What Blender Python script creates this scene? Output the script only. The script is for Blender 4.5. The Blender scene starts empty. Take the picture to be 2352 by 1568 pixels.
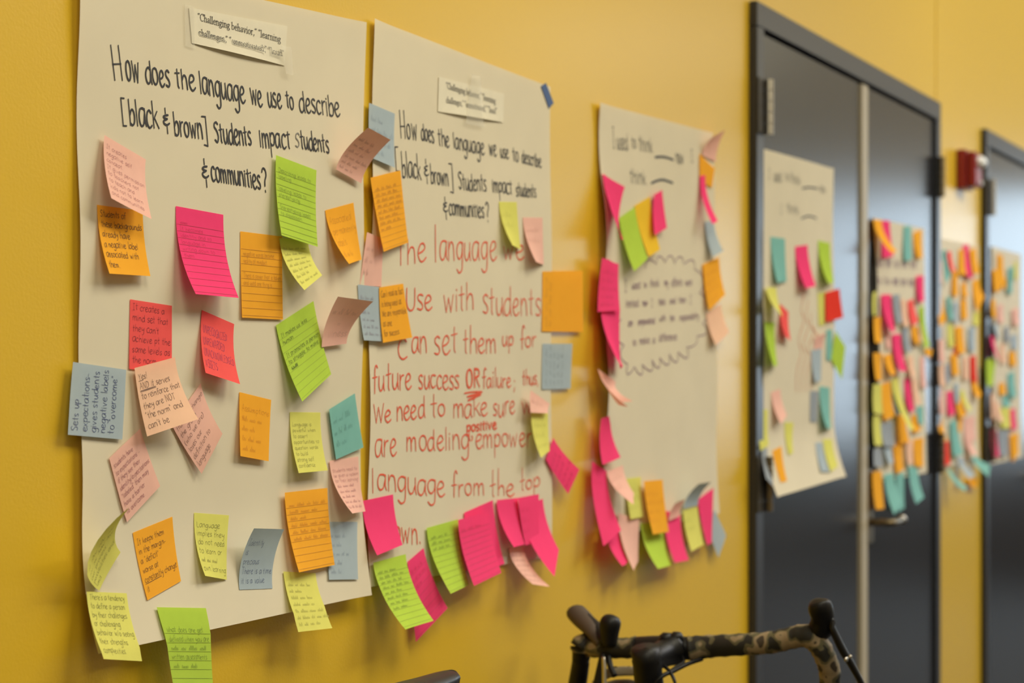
import bpy, math, random
from mathutils import Vector, Matrix, noise

random.seed(7)
SC = bpy.context.scene
COL = SC.collection

# ------------------------------------------------------------------ camera
F_PX, CX, CY = 4500.0, 1176.0, 784.0
VPX = 3252.0
YAW = math.atan((VPX - CX) / F_PX)            # angle between the view axis and the wall
PITCH = math.radians(0.71)
ROLL = 0.0030
CAM = Vector((0.0, -1.2745, 1.40))
fwd = Vector((math.cos(YAW) * math.cos(PITCH), math.sin(YAW) * math.cos(PITCH), math.sin(PITCH)))
right = fwd.cross(Vector((0, 0, 1))).normalized()
up = right.cross(fwd).normalized()
r2 = (right * math.cos(ROLL) + up * math.sin(ROLL)).normalized()
u2 = (up * math.cos(ROLL) - right * math.sin(ROLL)).normalized()
right, up = r2, u2
cd = bpy.data.cameras.new('camera')
cam = bpy.data.objects.new('camera', cd)
COL.objects.link(cam)
M3 = Matrix((right, up, -fwd)).transposed()
cam.matrix_world = Matrix.Translation(CAM) @ M3.to_4x4()
cd.sensor_width = 36.0
cd.lens = F_PX / 2352.0 * 36.0
cd.clip_start = 0.05
cd.clip_end = 100
cd.dof.use_dof = True
cd.dof.focus_distance = 2.26
cd.dof.aperture_fstop = 5.2
SC.camera = cam

# ------------------------------------------------------------------ world, lights, exposure
w = bpy.data.worlds.new('daylight')
w.use_nodes = True
w.node_tree.nodes['Background'].inputs[0].default_value = (0.75, 0.87, 1.0, 1)
w.node_tree.nodes['Background'].inputs[1].default_value = 1.0
SC.world = w


def area(name, loc, target, sx, sy, power, col):
    l = bpy.data.lights.new(name, 'AREA')
    l.shape = 'RECTANGLE'
    l.size, l.size_y = sx, sy
    l.energy = power
    l.color = col
    o = bpy.data.objects.new(name, l)
    COL.objects.link(o)
    o.location = loc
    d = (Vector(target) - Vector(loc)).normalized()
    o.rotation_euler = d.to_track_quat('-Z', 'Y').to_euler()
    return o


# daylight through the window wall at the far end of the hall, then the ceiling panels
area('window_daylight', (13.85, -2.3, 1.75), (0, -2.3, 1.75), 4.0, 1.75, 58, (0.70, 0.87, 1.0))
area('added_side_light', (7.6, -4.38, 4.95), (7.6, 0, 2.6), 5.2, 1.0, 330, (0.95, 0.96, 1.0))  # unseen side light, added to push the note shadows leftward
CEIL = [(0.2, -1.7), (2.5, -1.7), (4.8, -1.7), (11.0, -3.5)]  # last panel is an unseen fill, added to brighten the far end wall
for cx_, cy_ in CEIL:
    area('ceiling_lamp', (cx_, cy_, 3.37), (cx_, cy_, 0), 1.15, 1.15, (54, 50, 28, 60)[CEIL.index((cx_, cy_))], (1.0, 0.93, 0.72))
SC.view_settings.view_transform = 'Standard'
SC.view_settings.look = 'None'
SC.view_settings.gamma = 1
SC.view_settings.exposure = -0.12
SC.view_settings.use_curve_mapping = False


# ------------------------------------------------------------------ geometry of the picture plane
def ray(px, py):
    return fwd + right * ((px - CX) / F_PX) + up * ((CY - py) / F_PX)


def at(px, py, Z):
    """world point seen at a pixel at a given depth"""
    return CAM + ray(px, py) * Z


def WP(px, py, off=0.0):
    """(s, z) on the wall plane moved off metres into the room"""
    d = ray(px, py)
    t = (-off - CAM.y) / d.y
    p = CAM + d * t
    return p.x, p.z


# ------------------------------------------------------------------ materials
def srgb(c):
    return tuple(((x / 255) / 12.92 if x / 255 <= 0.04045 else ((x / 255 + 0.055) / 1.055) ** 2.4) for x in c)


def new_mat(name):
    m = bpy.data.materials.new(name)
    m.use_nodes = True
    nt = m.node_tree
    return m, nt, nt.nodes['Principled BSDF']


def solid(name, col, rough=0.5, metal=0.0, spec=0.5, bump=0.0, bscale=200, vary=0.0, vscale=8):
    m, nt, b = new_mat(name)
    c = tuple(col) + (1,)
    b.inputs['Base Color'].default_value = c
    b.inputs['Roughness'].default_value = rough
    b.inputs['Metallic'].default_value = metal
    b.inputs['Specular IOR Level'].default_value = spec
    tc = nt.nodes.new('ShaderNodeTexCoord')
    if vary:
        n = nt.nodes.new('ShaderNodeTexNoise')
        n.inputs['Scale'].default_value = vscale
        n.inputs['Detail'].default_value = 4
        r = nt.nodes.new('ShaderNodeValToRGB')
        r.color_ramp.elements[0].position = 0.3
        r.color_ramp.elements[1].position = 0.7
        r.color_ramp.elements[0].color = tuple(x * (1 - vary) for x in col) + (1,)
        r.color_ramp.elements[1].color = tuple(min(1, x * (1 + vary)) for x in col) + (1,)
        nt.links.new(tc.outputs['Object'], n.inputs['Vector'])
        nt.links.new(n.outputs['Fac'], r.inputs[0])
        nt.links.new(r.outputs[0], b.inputs['Base Color'])
    if bump:
        n2 = nt.nodes.new('ShaderNodeTexNoise')
        n2.inputs['Scale'].default_value = bscale
        bp = nt.nodes.new('ShaderNodeBump')
        bp.inputs['Strength'].default_value = bump
        bp.inputs['Distance'].default_value = 0.002
        nt.links.new(tc.outputs['Object'], n2.inputs['Vector'])
        nt.links.new(n2.outputs['Fac'], bp.inputs['Height'])
        nt.links.new(bp.outputs[0], b.inputs['Normal'])
    return m


def paper(name, col, trans=0.17, bump=0.06, bscale=60):
    """thin paper: diffuse reflection with a little light coming through"""
    m = bpy.data.materials.new(name)
    m.use_nodes = True
    nt = m.node_tree
    nt.nodes.remove(nt.nodes['Principled BSDF'])
    out = nt.nodes['Material Output']
    d = nt.nodes.new('ShaderNodeBsdfDiffuse')
    t = nt.nodes.new('ShaderNodeBsdfTranslucent')
    mx = nt.nodes.new('ShaderNodeMixShader')
    mx.inputs[0].default_value = trans
    tc = nt.nodes.new('ShaderNodeTexCoord')
    n = nt.nodes.new('ShaderNodeTexNoise')
    n.inputs['Scale'].default_value = bscale
    n.inputs['Detail'].default_value = 3
    r = nt.nodes.new('ShaderNodeValToRGB')
    r.color_ramp.elements[0].color = tuple(x * 0.95 for x in col) + (1,)
    r.color_ramp.elements[1].color = tuple(min(1, x * 1.05) for x in col) + (1,)
    bp = nt.nodes.new('ShaderNodeBump')
    bp.inputs['Strength'].default_value = bump
    bp.inputs['Distance'].default_value = 0.002
    nt.links.new(tc.outputs['Object'], n.inputs['Vector'])
    nt.links.new(n.outputs['Fac'], r.inputs[0])
    nt.links.new(n.outputs['Fac'], bp.inputs['Height'])
    for s in (d, t):
        nt.links.new(r.outputs[0], s.inputs['Color'])
    nt.links.new(bp.outputs[0], d.inputs['Normal'])
    nt.links.new(d.outputs[0], mx.inputs[1])
    nt.links.new(t.outputs[0], mx.inputs[2])
    nt.links.new(mx.outputs[0], out.inputs[0])
    return m


NOTE = {
    'hot pink': (1.0, 0.075, 0.23), 'coral red': (0.98, 0.13, 0.125), 'orange': (1.0, 0.46, 0.048),
    'lime green': (0.50, 0.70, 0.09), 'pale yellow': (0.78, 0.76, 0.19), 'blue grey': (0.45, 0.54, 0.60),
    'teal': (0.25, 0.55, 0.50), 'pale pink': (0.92, 0.55, 0.46), 'peach': (0.93, 0.60, 0.42),
    'golden yellow': (0.90, 0.58, 0.05), 'scarlet': (0.85, 0.06, 0.04), 'grey': (0.36, 0.40, 0.44),
}
NM = {k: paper('note_' + k.replace(' ', '_'), v) for k, v in NOTE.items()}
M_CHART = paper('chart_paper', (0.785, 0.71, 0.54), trans=0.12, bump=0.25, bscale=9)
M_STRIP = paper('printer_paper', (0.83, 0.77, 0.61), trans=0.1)
M_WALL = solid('yellow_wall_paint', (0.70, 0.44, 0.019), rough=0.31, spec=0.65, bump=0.10, bscale=240)
M_WALL2 = solid('pale_wall_paint', (0.66, 0.62, 0.52), rough=0.6)
M_WALLE = solid('darkened_end_wall', (0.05, 0.038, 0.026), rough=0.7)  # darkened to keep the lower door reflections dark
M_CEIL = solid('ceiling_white', (0.75, 0.73, 0.68), rough=0.8)
M_FLOOR = solid('dark_floor', (0.028, 0.023, 0.018), rough=0.6, vary=0.3, vscale=3)
M_DOOR = solid('charcoal_door_paint', (0.012, 0.012, 0.015), rough=0.24, spec=0.5, bump=0.05, bscale=90)
M_FRAME = solid('charcoal_frame_paint', (0.022, 0.023, 0.028), rough=0.36, spec=0.5)
M_GAP = solid('gap_shade_black', (0.006, 0.006, 0.006), rough=0.9, spec=0.1)  # shade of the door gaps put into the colour
M_BRASS = solid('aged_bronze', (0.20, 0.155, 0.09), rough=0.38, metal=1.0)
M_BRONZE = solid('dark_bronze', (0.035, 0.030, 0.022), rough=0.5)
M_STEEL = solid('satin_steel', (0.55, 0.52, 0.46), rough=0.35, metal=1.0)
M_ASTR = solid('tan_metal_astragal', (0.42, 0.36, 0.25), rough=0.5)
M_RED = solid('alarm_red_plastic', (0.24, 0.008, 0.012), rough=0.35)
M_LENS = solid('strobe_clear_plastic', (0.85, 0.87, 0.85), rough=0.12)
M_TAPE = solid('blue_painters_tape', (0.055, 0.11, 0.26), rough=0.7)
M_CLEAR = solid('frosted_clear_tape', (0.80, 0.76, 0.64), rough=0.35)
M_CLEAR.node_tree.nodes['Principled BSDF'].inputs['Alpha'].default_value = 0.13
M_BLACK = solid('black_marker_ink', (0.012, 0.011, 0.014), rough=0.6)
M_REDINK = solid('red_marker_ink', (0.74, 0.085, 0.028), rough=0.7)
M_PURPLE = solid('purple_marker_ink', (0.20, 0.085, 0.17), rough=0.7)
M_PRINT = solid('printed_ink', (0.05, 0.045, 0.04), rough=0.7)
M_FAINT = solid('dry_marker_ink', (0.20, 0.19, 0.17), rough=0.7)
M_BLUEPEN = solid('blue_pen_ink', (0.07, 0.07, 0.16), rough=0.7)
M_PLUMPEN = solid('plum_pen_ink', (0.16, 0.05, 0.10), rough=0.7)
M_BKIT = solid('bicycle_black', (0.004, 0.004, 0.005), rough=0.45, spec=0.3)
M_RUB = solid('brown_grey_rubber', (0.07, 0.05, 0.035), rough=0.6)
M_LIGHT = solid('fixture_white', (0.8, 0.8, 0.78), rough=0.5)
INK = {'k': M_BLACK, 'r': M_REDINK, 'p': M_PURPLE, 'b': M_BLUEPEN, 'm': M_PLUMPEN}


def pen_mat(note_col, ink=(0.03, 0.03, 0.05), amt=0.6):
    key = 'pen_on_' + note_col.replace(' ', '_') + '_%d' % int(amt * 100) + '_%d' % int(ink[2] * 100)
    m = bpy.data.materials.get(key)
    if not m:
        c = NOTE[note_col]
        m = solid(key, tuple(c[i] * (1 - amt) + ink[i] * amt for i in range(3)), rough=0.8, spec=0.1)
    return m


def camo_mat():
    m, nt, b = new_mat('camouflage_bar_tape')
    tc = nt.nodes.new('ShaderNodeTexCoord')
    n = nt.nodes.new('ShaderNodeTexNoise')
    n.inputs['Scale'].default_value = 36
    n.inputs['Detail'].default_value = 1.0
    r = nt.nodes.new('ShaderNodeValToRGB')
    r.color_ramp.interpolation = 'CONSTANT'
    e = r.color_ramp.elements
    e[0].position = 0.0
    e[0].color = (0.010, 0.010, 0.008, 1)
    e[1].position = 0.44
    e[1].color = (0.10, 0.09, 0.045, 1)
    x = e.new(0.51)
    x.color = (0.26, 0.20, 0.12, 1)
    x = e.new(0.62)
    x.color = (0.045, 0.032, 0.02, 1)
    nt.links.new(tc.outputs['Object'], n.inputs['Vector'])
    nt.links.new(n.outputs['Fac'], r.inputs[0])
    nt.links.new(r.outputs[0], b.inputs['Base Color'])
    b.inputs['Roughness'].default_value = 0.7
    return m


M_CAMO = camo_mat()


# ------------------------------------------------------------------ objects
def tag(o, label=None, cat=None, group=None, kind=None):
    if label: o['label'] = label
    if cat: o['category'] = cat
    if group: o['group'] = group
    if kind: o['kind'] = kind
    return o


def mesh_obj(name, verts, faces, mat, parent=None, origin=None, smooth=False):
    me = bpy.data.meshes.new(name)
    og = Vector(origin) if origin is not None else Vector((0, 0, 0))
    me.from_pydata([tuple(Vector(v) - og) for v in verts], [], faces)
    me.materials.append(mat)
    if smooth:
        me.polygons.foreach_set('use_smooth', [True] * len(me.polygons))
    me.update()
    o = bpy.data.objects.new(name, me)
    COL.objects.link(o)
    if parent is not None:
        o.parent = parent
        # parents carry only a translation
        o.location = og - TR(parent)
    else:
        o.location = og
    return o


def TR(o):
    v = Vector((0, 0, 0))
    while o is not None:
        v = v + Vector(o.location)
        o = o.parent
    return v


def empty(name, loc):
    o = bpy.data.objects.new(name, None)
    o.location = loc
    o.empty_display_size = 0.05
    COL.objects.link(o)
    return o


def box_vf(x0, x1, y0, y1, z0, z1, bev=0.0):
    if bev <= 0:
        v = [(x, y, z) for x in (x0, x1) for y in (y0, y1) for z in (z0, z1)]
        f = [(0, 1, 3, 2), (4, 6, 7, 5), (0, 4, 5, 1), (2, 3, 7, 6), (0, 2, 6, 4), (1, 5, 7, 3)]
        return v, f
    b = bev
    v, idx = [], {}
    X, Y, Z = (x0, x1), (y0, y1), (z0, z1)
    for i in (0, 1):
        for j in (0, 1):
            for k in (0, 1):
                sx, sy, sz = (1, -1)[i], (1, -1)[j], (1, -1)[k]
                c = (X[i], Y[j], Z[k])
                idx[i, j, k, 0] = len(v); v.append((c[0], c[1] + sy * b, c[2] + sz * b))
                idx[i, j, k, 1] = len(v); v.append((c[0] + sx * b, c[1], c[2] + sz * b))
                idx[i, j, k, 2] = len(v); v.append((c[0] + sx * b, c[1] + sy * b, c[2]))
    f = []
    for a in (0, 1):
        f.append([idx[a, j, k, 0] for j, k in ((0, 0), (1, 0), (1, 1), (0, 1))])
        f.append([idx[i, a, k, 1] for i, k in ((0, 0), (1, 0), (1, 1), (0, 1))])
        f.append([idx[i, j, a, 2] for i, j in ((0, 0), (1, 0), (1, 1), (0, 1))])
    for j in (0, 1):
        for k in (0, 1):
            f.append([idx[0, j, k, 1], idx[1, j, k, 1], idx[1, j, k, 2], idx[0, j, k, 2]])
    for i in (0, 1):
        for k in (0, 1):
            f.append([idx[i, 0, k, 0], idx[i, 1, k, 0], idx[i, 1, k, 2], idx[i, 0, k, 2]])
    for i in (0, 1):
        for j in (0, 1):
            f.append([idx[i, j, 0, 0], idx[i, j, 1, 0], idx[i, j, 1, 1], idx[i, j, 0, 1]])
    for i in (0, 1):
        for j in (0, 1):
            for k in (0, 1):
                f.append([idx[i, j, k, 0], idx[i, j, k, 1], idx[i, j, k, 2]])
    return v, f


def box(name, x0, x1, y0, y1, z0, z1, mat, parent=None, bev=0.0, kind=None):
    v, f = box_vf(x0, x1, y0, y1, z0, z1, bev)
    o = mesh_obj(name, v, f, mat, parent, ((x0 + x1) / 2, (y0 + y1) / 2, z0))
    if kind: o['kind'] = kind
    return o


def catmull(pts, n=5):
    if len(pts) < 3:
        return list(pts)
    out = []
    P = [pts[0]] + list(pts) + [pts[-1]]
    for i in range(1, len(P) - 2):
        p0, p1, p2, p3 = P[i - 1], P[i], P[i + 1], P[i + 2]
        for k in range(n):
            t = k / n
            out.append(tuple(0.5 * ((2 * p1[d]) + (-p0[d] + p2[d]) * t + (2 * p0[d] - 5 * p1[d] + 4 * p2[d] - p3[d]) * t * t
                                    + (-p0[d] + 3 * p1[d] - 3 * p2[d] + p3[d]) * t ** 3) for d in range(len(p1))))
    out.append(tuple(pts[-1]))
    return out


def tube(name, pts, radii, mat, parent=None, seg=12, smooth_n=4, flat=1.0, ridge=0.0):
    """tapered tube through world points; radii one number or one per point"""
    if not isinstance(radii, (list, tuple)):
        radii = [radii] * len(pts)
    P4 = [tuple(p) + (r,) for p, r in zip(pts, radii)]
    P4 = catmull(P4, smooth_n) if smooth_n > 1 else P4
    V, Fc = [], []
    n = len(P4)
    ref = Vector((0, 0, 1))
    for i, p in enumerate(P4):
        c = Vector(p[:3])
        a = Vector(P4[max(0, i - 1)][:3])
        b = Vector(P4[min(n - 1, i + 1)][:3])
        t = (b - a).normalized()
        if abs(t.dot(ref)) > 0.95:
            ref2 = Vector((1, 0, 0))
        else:
            ref2 = ref
        e1 = t.cross(ref2).normalized()
        e2 = e1.cross(t).normalized()
        rr = p[3] * (1 + (ridge if (i % 3 == 0) else 0))
        for k in range(seg):
            an = 2 * math.pi * k / seg
            V.append(c + e1 * math.cos(an) * rr + e2 * math.sin(an) * rr * flat)
    for i in range(n - 1):
        for k in range(seg):
            k2 = (k + 1) % seg
            Fc.append((i * seg + k, i * seg + k2, (i + 1) * seg + k2, (i + 1) * seg + k))
    Fc.append(tuple(range(seg))[::-1])
    Fc.append(tuple((n - 1) * seg + k for k in range(seg)))
    o = mesh_obj(name, V, Fc, mat, parent, V[0] if parent is None else Vector(P4[0][:3]), smooth=True)
    return o


# ------------------------------------------------------------------ hand lettering (single strokes)
# baseline 0, x-height 6, capitals 10, descenders below 0; '!' = straight strokes
G = {
 'a': (5.4, "5,5.4 3.6,6.2 1.6,5.6 .6,3.4 .9,1 2.2,0 3.8,1 4.9,4.4|!5,6 4.9,1.6 5.6,.1"),
 'b': (5.0, "!.8,10 .9,0|.9,3.4 2.4,5.4 4,5.2 4.7,3 4,.8 2.4,0 .9,.7"),
 'c': (4.4, "4.4,5.2 3,6.2 1.4,5.3 .6,3 1.2,.8 2.6,0 4.4,.9"),
 'd': (5.4, "4.8,5 3.2,5.9 1.4,4.8 .6,2.8 1.2,.6 2.6,0 4.2,1.2 4.8,4|!4.7,10 4.8,1.6 5.4,0"),
 'e': (4.8, "1,2.8 3,3.4 4.2,4.6 3.4,6 2,5.9 .8,4 .7,2 1.8,.2 3.2,0 4.8,1.2"),
 'f': (3.8, "4,9.2 3,10 2.1,8.8 2,5 1.9,-.6|!.4,5.6 3.6,5.9"),
 'g': (5.2, "4.8,5.3 3.2,6 1.4,5 .7,3 1.4,1 2.8,.4 4.4,2.2 4.8,5.4|4.8,6 4.7,-1 4.2,-3.4 2.4,-4.2 .8,-3"),
 'h': (5.0, "!.9,10 .9,0|.9,3.2 2.3,5.4 3.8,5.2 4.4,3.4 4.6,0"),
 'i': (1.8, "!.9,5.8 1,0|!.9,8 1.1,7.5"),
 'j': (2.4, "1.6,5.8 1.6,-2 .4,-3.6|!1.6,8 1.7,7.5"),
 'k': (4.6, "!.8,10 .9,0|!4,5.6 1,2.6|!1.8,3.4 4.6,0"),
 'l': (1.8, "!.8,10 1,0"),
 'm': (7.4, "!.8,6 .8,0|.8,3.6 2,5.8 3.4,5 3.8,0|3.8,3.6 5,5.8 6.4,5 6.8,0"),
 'n': (5.0, "!.8,6 .9,0|.9,3.4 2.2,5.8 3.8,5.2 4.4,2.6 4.6,0"),
 'o': (5.0, "2.8,6 1.2,5.2 .6,3 1.3,.8 2.8,0 4.3,1.2 4.7,3.4 4,5.4 2.6,6"),
 'p': (5.0, "!.8,6 .9,-4|.9,4 2.4,6 4.2,5.4 4.7,3.4 3.8,1.2 2.2,.8 .9,1.6"),
 'q': (5.0, "4.4,5.4 2.8,6 1.1,5 .7,2.8 1.6,.8 3,.6 4.3,2.2|!4.5,6 4.6,-4"),
 'r': (3.6, "!.8,6 .9,0|.9,3.4 1.8,5.4 3.4,5.8"),
 's': (4.0, "3.7,5.4 2.4,6.1 1,5.2 1.3,3.8 3,2.6 3.6,1.2 2.6,.1 .7,.6"),
 't': (3.8, "!2,9.4 2,.8 2.6,0|!.4,5.8 3.6,6.2"),
 'u': (5.0, ".8,5.9 .8,2 1.8,.1 3.2,.6 4.2,3|!4.4,6 4.5,1.4 5,0"),
 'v': (4.6, "!.6,6 2.3,0 4.2,6"),
 'w': (6.6, "!.6,6 2,0 3.4,5 4.8,0 6.2,6"),
 'x': (4.6, "!.7,6 4.2,0|!4.2,6 .7,0"),
 'y': (4.6, ".7,6 1,3.4 2.4,2.4 4,4|4.3,6 4.1,0 3.2,-3.2 1.2,-3.8"),
 'z': (4.4, "!.7,5.8 4,5.8 .8,.1 4.2,.1"),
 'A': (6, "!.6,0 3,10 5.6,0|!1.5,3.8 4.7,3.8"), 'B': (6, "!1,10 1,0|1,10 4.4,9 4.2,6 1,5.3|1,5.3 5,4 4.6,.8 1,0"),
 'C': (6, "5.4,8.6 3.8,10 1.6,8.6 .7,5 1.5,1.4 3.6,0 5.8,1.2"), 'D': (6, "!1,10 1,0|1,10 4.4,8.8 5.5,5 4.2,1.2 1,0"),
 'E': (5.4, "!5,10 1,10 1,0 5.2,0|!1,5.2 4.4,5.2"), 'F': (5.2, "!5,10 1,10 1,0|!1,5.2 4.2,5.2"),
 'G': (6, "5.4,8.6 3.8,10 1.6,8.6 .7,5 1.5,1.2 3.6,0 5.4,1.2 5.5,4.6 3.6,4.6"),
 'H': (6, "!1,10 1,0|!5,10 5,0|!.8,5.2 5.2,5.4"), 'I': (4, "!2,10 2,0|!.6,10 3.4,10|!.6,0 3.4,0"),
 'J': (5, "4,10 4,2 2.4,0 .6,1.4"), 'K': (5.6, "!1,10 1,0|!5,10 1,4.6|!2,5.8 5.4,0"), 'L': (5, "!1,10 1,0 4.8,0"),
 'M': (7, "!.8,0 1.2,10 3.5,3 5.8,10 6.2,0"), 'N': (6, "!1,0 1,10 5,0 5,10"),
 'O': (6.4, "3.4,10 1.4,8.6 .7,5 1.5,1.3 3.3,0 5.2,1.6 5.8,5 5,8.6 3.2,10"), 'P': (5.6, "!1,10 1,0|1,10 4.6,9.2 4.8,6 1,4.9"),
 'Q': (6.6, "3.4,10 1.4,8.6 .7,5 1.5,1.3 3.3,0 5.2,1.6 5.8,5 5,8.6 3.2,10|!3.6,2.4 6.2,-.8"),
 'R': (5.8, "!1,10 1,0|1,10 4.6,9.2 4.8,6.2 1,5|!2.4,5 5.4,0"), 'S': (5, "4.7,8.8 3.2,10 1.2,9 1,6.8 3.4,4.8 4.4,2.4 3,.2 .6,1.2"),
 'T': (5.6, "!2.8,10 2.8,0|!.4,10 5.4,10"), 'U': (6, "1,10 1,2.4 3,0 5,2 5.2,10"), 'V': (5.8, "!.6,10 2.9,0 5.4,10"),
 'W': (8, "!.6,10 2.4,0 4,8 5.8,0 7.6,10"), 'X': (5.6, "!.6,10 5.2,0|!5,10 .6,0"), 'Y': (5.6, "!.6,10 2.8,5 5.2,10|!2.8,5 2.8,0"),
 'Z': (5.6, "!.7,10 5,10 .8,0 5.2,0"),
 ' ': (3.2, ""), '.': (1.8, "!.8,.5 1.1,0"), ',': (1.8, "!1.2,.6 .6,-1.6"), ';': (2, "!1,4.6 1.2,4.1|!1.2,.6 .6,-1.8"),
 "'": (1.6, "!.9,10 .8,8"), '"': (3, "!.9,10 .8,8|!2.1,10 2,8"), '-': (4.4, "!.6,3 3.8,3"), '=': (5, "!.6,4 4.4,4|!.6,2 4.4,2"),
 '?': (4.6, ".6,8.4 1.8,10 3.8,9.4 4.2,7.2 2.8,5 2.4,2.6|!2.4,.6 2.5,0"), '!': (1.8, "!.9,10 .9,2.6|!.9,.6 .9,0"),
 '[': (3.4, "!3.2,10 1,10 1,-.4 3.2,-.4"), ']': (3.4, "!.4,10 2.6,10 2.6,-2 .6,-1.6"), '(': (2.6, "2.2,10 .8,7 .8,2 2.2,-1"),
 ')': (2.6, ".6,10 2,7 2,2 .6,-1"), '/': (4, "!3.6,10 .4,-.6"), '_': (7, ".4,-.4 2.6,.5 4.6,.4 6.6,-.6"), ':': (1.8, "!.8,4.6 1,4.1|!.8,.5 1,0"),
 '&': (4.6, "!2.4,16 2.4,11.4|3.9,9.6 2.2,9.2 1,7.6 2.6,6 3.2,5.8 1,4 1.2,1.6 2.8,.4 4.4,2|!2.8,-1.4 2.8,-7"),
 '+': (5, "!.6,3 4.4,3|!2.5,5 2.5,1"),
}
# printed roman letters for the two label strips
GS = {
 'C': (6.6, "6,8 5.6,9.2 3.8,10 1.6,8.6 .7,5 1.6,1.3 3.8,0 6,1.2|!6,10 6,7.6"),
 'c': (4.2, "3.8,4.6 3.2,5.8 2,6 .9,4.8 .7,2.4 1.8,.3 2.9,.1 4,1.2"),
 'h': (5.2, "!1.2,10 1.2,0|!.2,9.6 1.2,10|!.2,0 2.1,0|1.2,4.6 2.6,6 3.9,5.2 4,3|!4,4 4,0|!3.1,0 5,0"),
 'a': (4.4, ".9,4.8 2,6 3.1,5.2 3.2,3|!3.2,4 3.2,.8 4.2,.2|3.2,3.4 1.2,2.6 .6,1.2 1.5,0 3.2,1.2"),
 'l': (2.5, "!1.2,10 1.2,0|!.2,9.6 1.2,10|!.2,0 2.3,0"),
 'e': (4.4, "!.9,3.6 3.9,3.6|3.9,3.6 3.4,5.6 2.2,6 .9,4.8 .7,2.4 1.8,.3 3,.1 4.1,1.1"),
 'n': (5.2, "!1.2,6 1.2,0|!.2,5.6 1.2,6|!.2,0 2.1,0|1.2,4.6 2.6,6 3.9,5.2 4,3|!4,4 4,0|!3.1,0 5,0"),
 'g': (4.8, "2.2,6 .9,5.2 .8,3.2 2,2.2 3.4,3 3.5,5 2.2,6|!3.2,5.6 4.6,5.8|1.6,2.4 .9,1.2 3.6,.2 4.2,-1.4 2.4,-2.9 .7,-2.2 .8,-.8 1.8,0"),
 'i': (2.5, "!1.2,6 1.2,0|!.2,5.6 1.2,6|!.2,0 2.2,0|!1,8.9 1.4,8.5"),
 'b': (5, "!1,10 1,.4|!0,9.6 1,10|1,4.6 2.6,6 4.2,4.8 4.3,2 3,.1 1,.4"),
 'v': (4.8, "!.8,6 2.4,0 4,6|!0,6 1.8,6|!3.2,6 4.8,6"),
 'o': (4.8, "2.4,6 1,5.2 .6,3 1.1,.8 2.4,0 3.8,.9 4.2,3 3.7,5.2 2.4,6"),
 'r': (3.6, "!1.2,6 1.2,0|!.2,5.6 1.2,6|!.2,0 2.3,0|1.2,4.4 2.3,6 3.4,5.6"),
 ',': (2.2, ".9,1 1.4,.6 .8,-1.6"),
 's': (3.7, "3,4.8 2.8,5.8 1.6,6 .8,4.8 1.8,3.4 3.2,2 2.8,.3 1.4,0 .6,1.3"),
 'u': (5.2, "!1.1,6 1.1,2|1.1,2.4 1.6,.3 2.8,.3 4,1.6|!4,6 4,.4 5,.2|!.2,5.8 1.1,6|!3.1,5.8 4,6"),
 'm': (7.8, "!1.2,6 1.2,0|!.2,5.6 1.2,6|!.2,0 2.1,0|1.2,4.6 2.5,6 3.7,5.2 3.9,3|!3.9,4 3.9,0|!3,0 4.8,0|3.9,4.6 5.2,6 6.4,5.2 6.6,3|!6.6,4 6.6,0|!5.7,0 7.6,0"),
 't': (3.1, "!1.3,7.6 1.3,1|1.3,1.2 1.8,0 2.9,.5|!.3,5.9 2.8,5.9"),
 'd': (5, "!3.9,10 3.9,.4 4.9,.2|!2.9,9.6 3.9,10|3.9,5 2.4,6 .9,4.6 .7,2 1.8,.1 3.9,1.2"),
 '<': (3.6, "1.4,10 .7,9 1.1,8.2|3,10 2.3,9 2.7,8.2"), '>': (3.6, ".8,10 1.4,9.4 .8,8.2|2.4,10 3,9.4 2.4,8.2"), ' ': (2.3, ""),
}
_cache = {}


def glyph(ch, table):
    k = (ch, id(table))
    if k not in _cache:
        w_, s = table.get(ch, table.get(ch.lower(), (3, "")))
        st = []
        for part in s.split('|'):
            if not part: continue
            sharp = part[0] == '!'
            pts = [tuple(float(a) for a in q.split(',')) for q in part.lstrip('!').split()]
            st.append(pts if sharp else catmull(pts, 4))
        _cache[k] = (w_, st)
    return _cache[k]


def text_strokes(text, table=G, jit=0.12, rnd=random, space=0.5):
    """strokes in font units and total width"""
    x = 0
    out = []
    for ch in text:
        w_, st = glyph(ch, table)
        jx, jy, js = rnd.gauss(0, jit), rnd.gauss(0, jit * 1.5), 1 + rnd.gauss(0, jit * 0.3)
        for s in st:
            out.append([(x + jx + px * js, jy + py * js) for px, py in s])
        x += w_ + space
    return out, x


def ribbon(pts, width, V, Fc, nib=None):
    """flat ribbon in a metric 2-D plane, broken at sharp corners; nib=(angle, thin) gives pen contrast"""
    run = [pts[0]]
    for i in range(1, len(pts)):
        run.append(pts[i])
        if i < len(pts) - 1:
            a, b, c = pts[i - 1], pts[i], pts[i + 1]
            d1, d2 = (b[0] - a[0], b[1] - a[1]), (c[0] - b[0], c[1] - b[1])
            n1, n2 = math.hypot(*d1), math.hypot(*d2)
            if n1 * n2 > 0 and (d1[0] * d2[0] + d1[1] * d2[1]) / (n1 * n2) < 0.55:
                ribbon1(run, width, V, Fc, nib)
                run = [b]
    ribbon1(run, width, V, Fc, nib)


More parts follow.
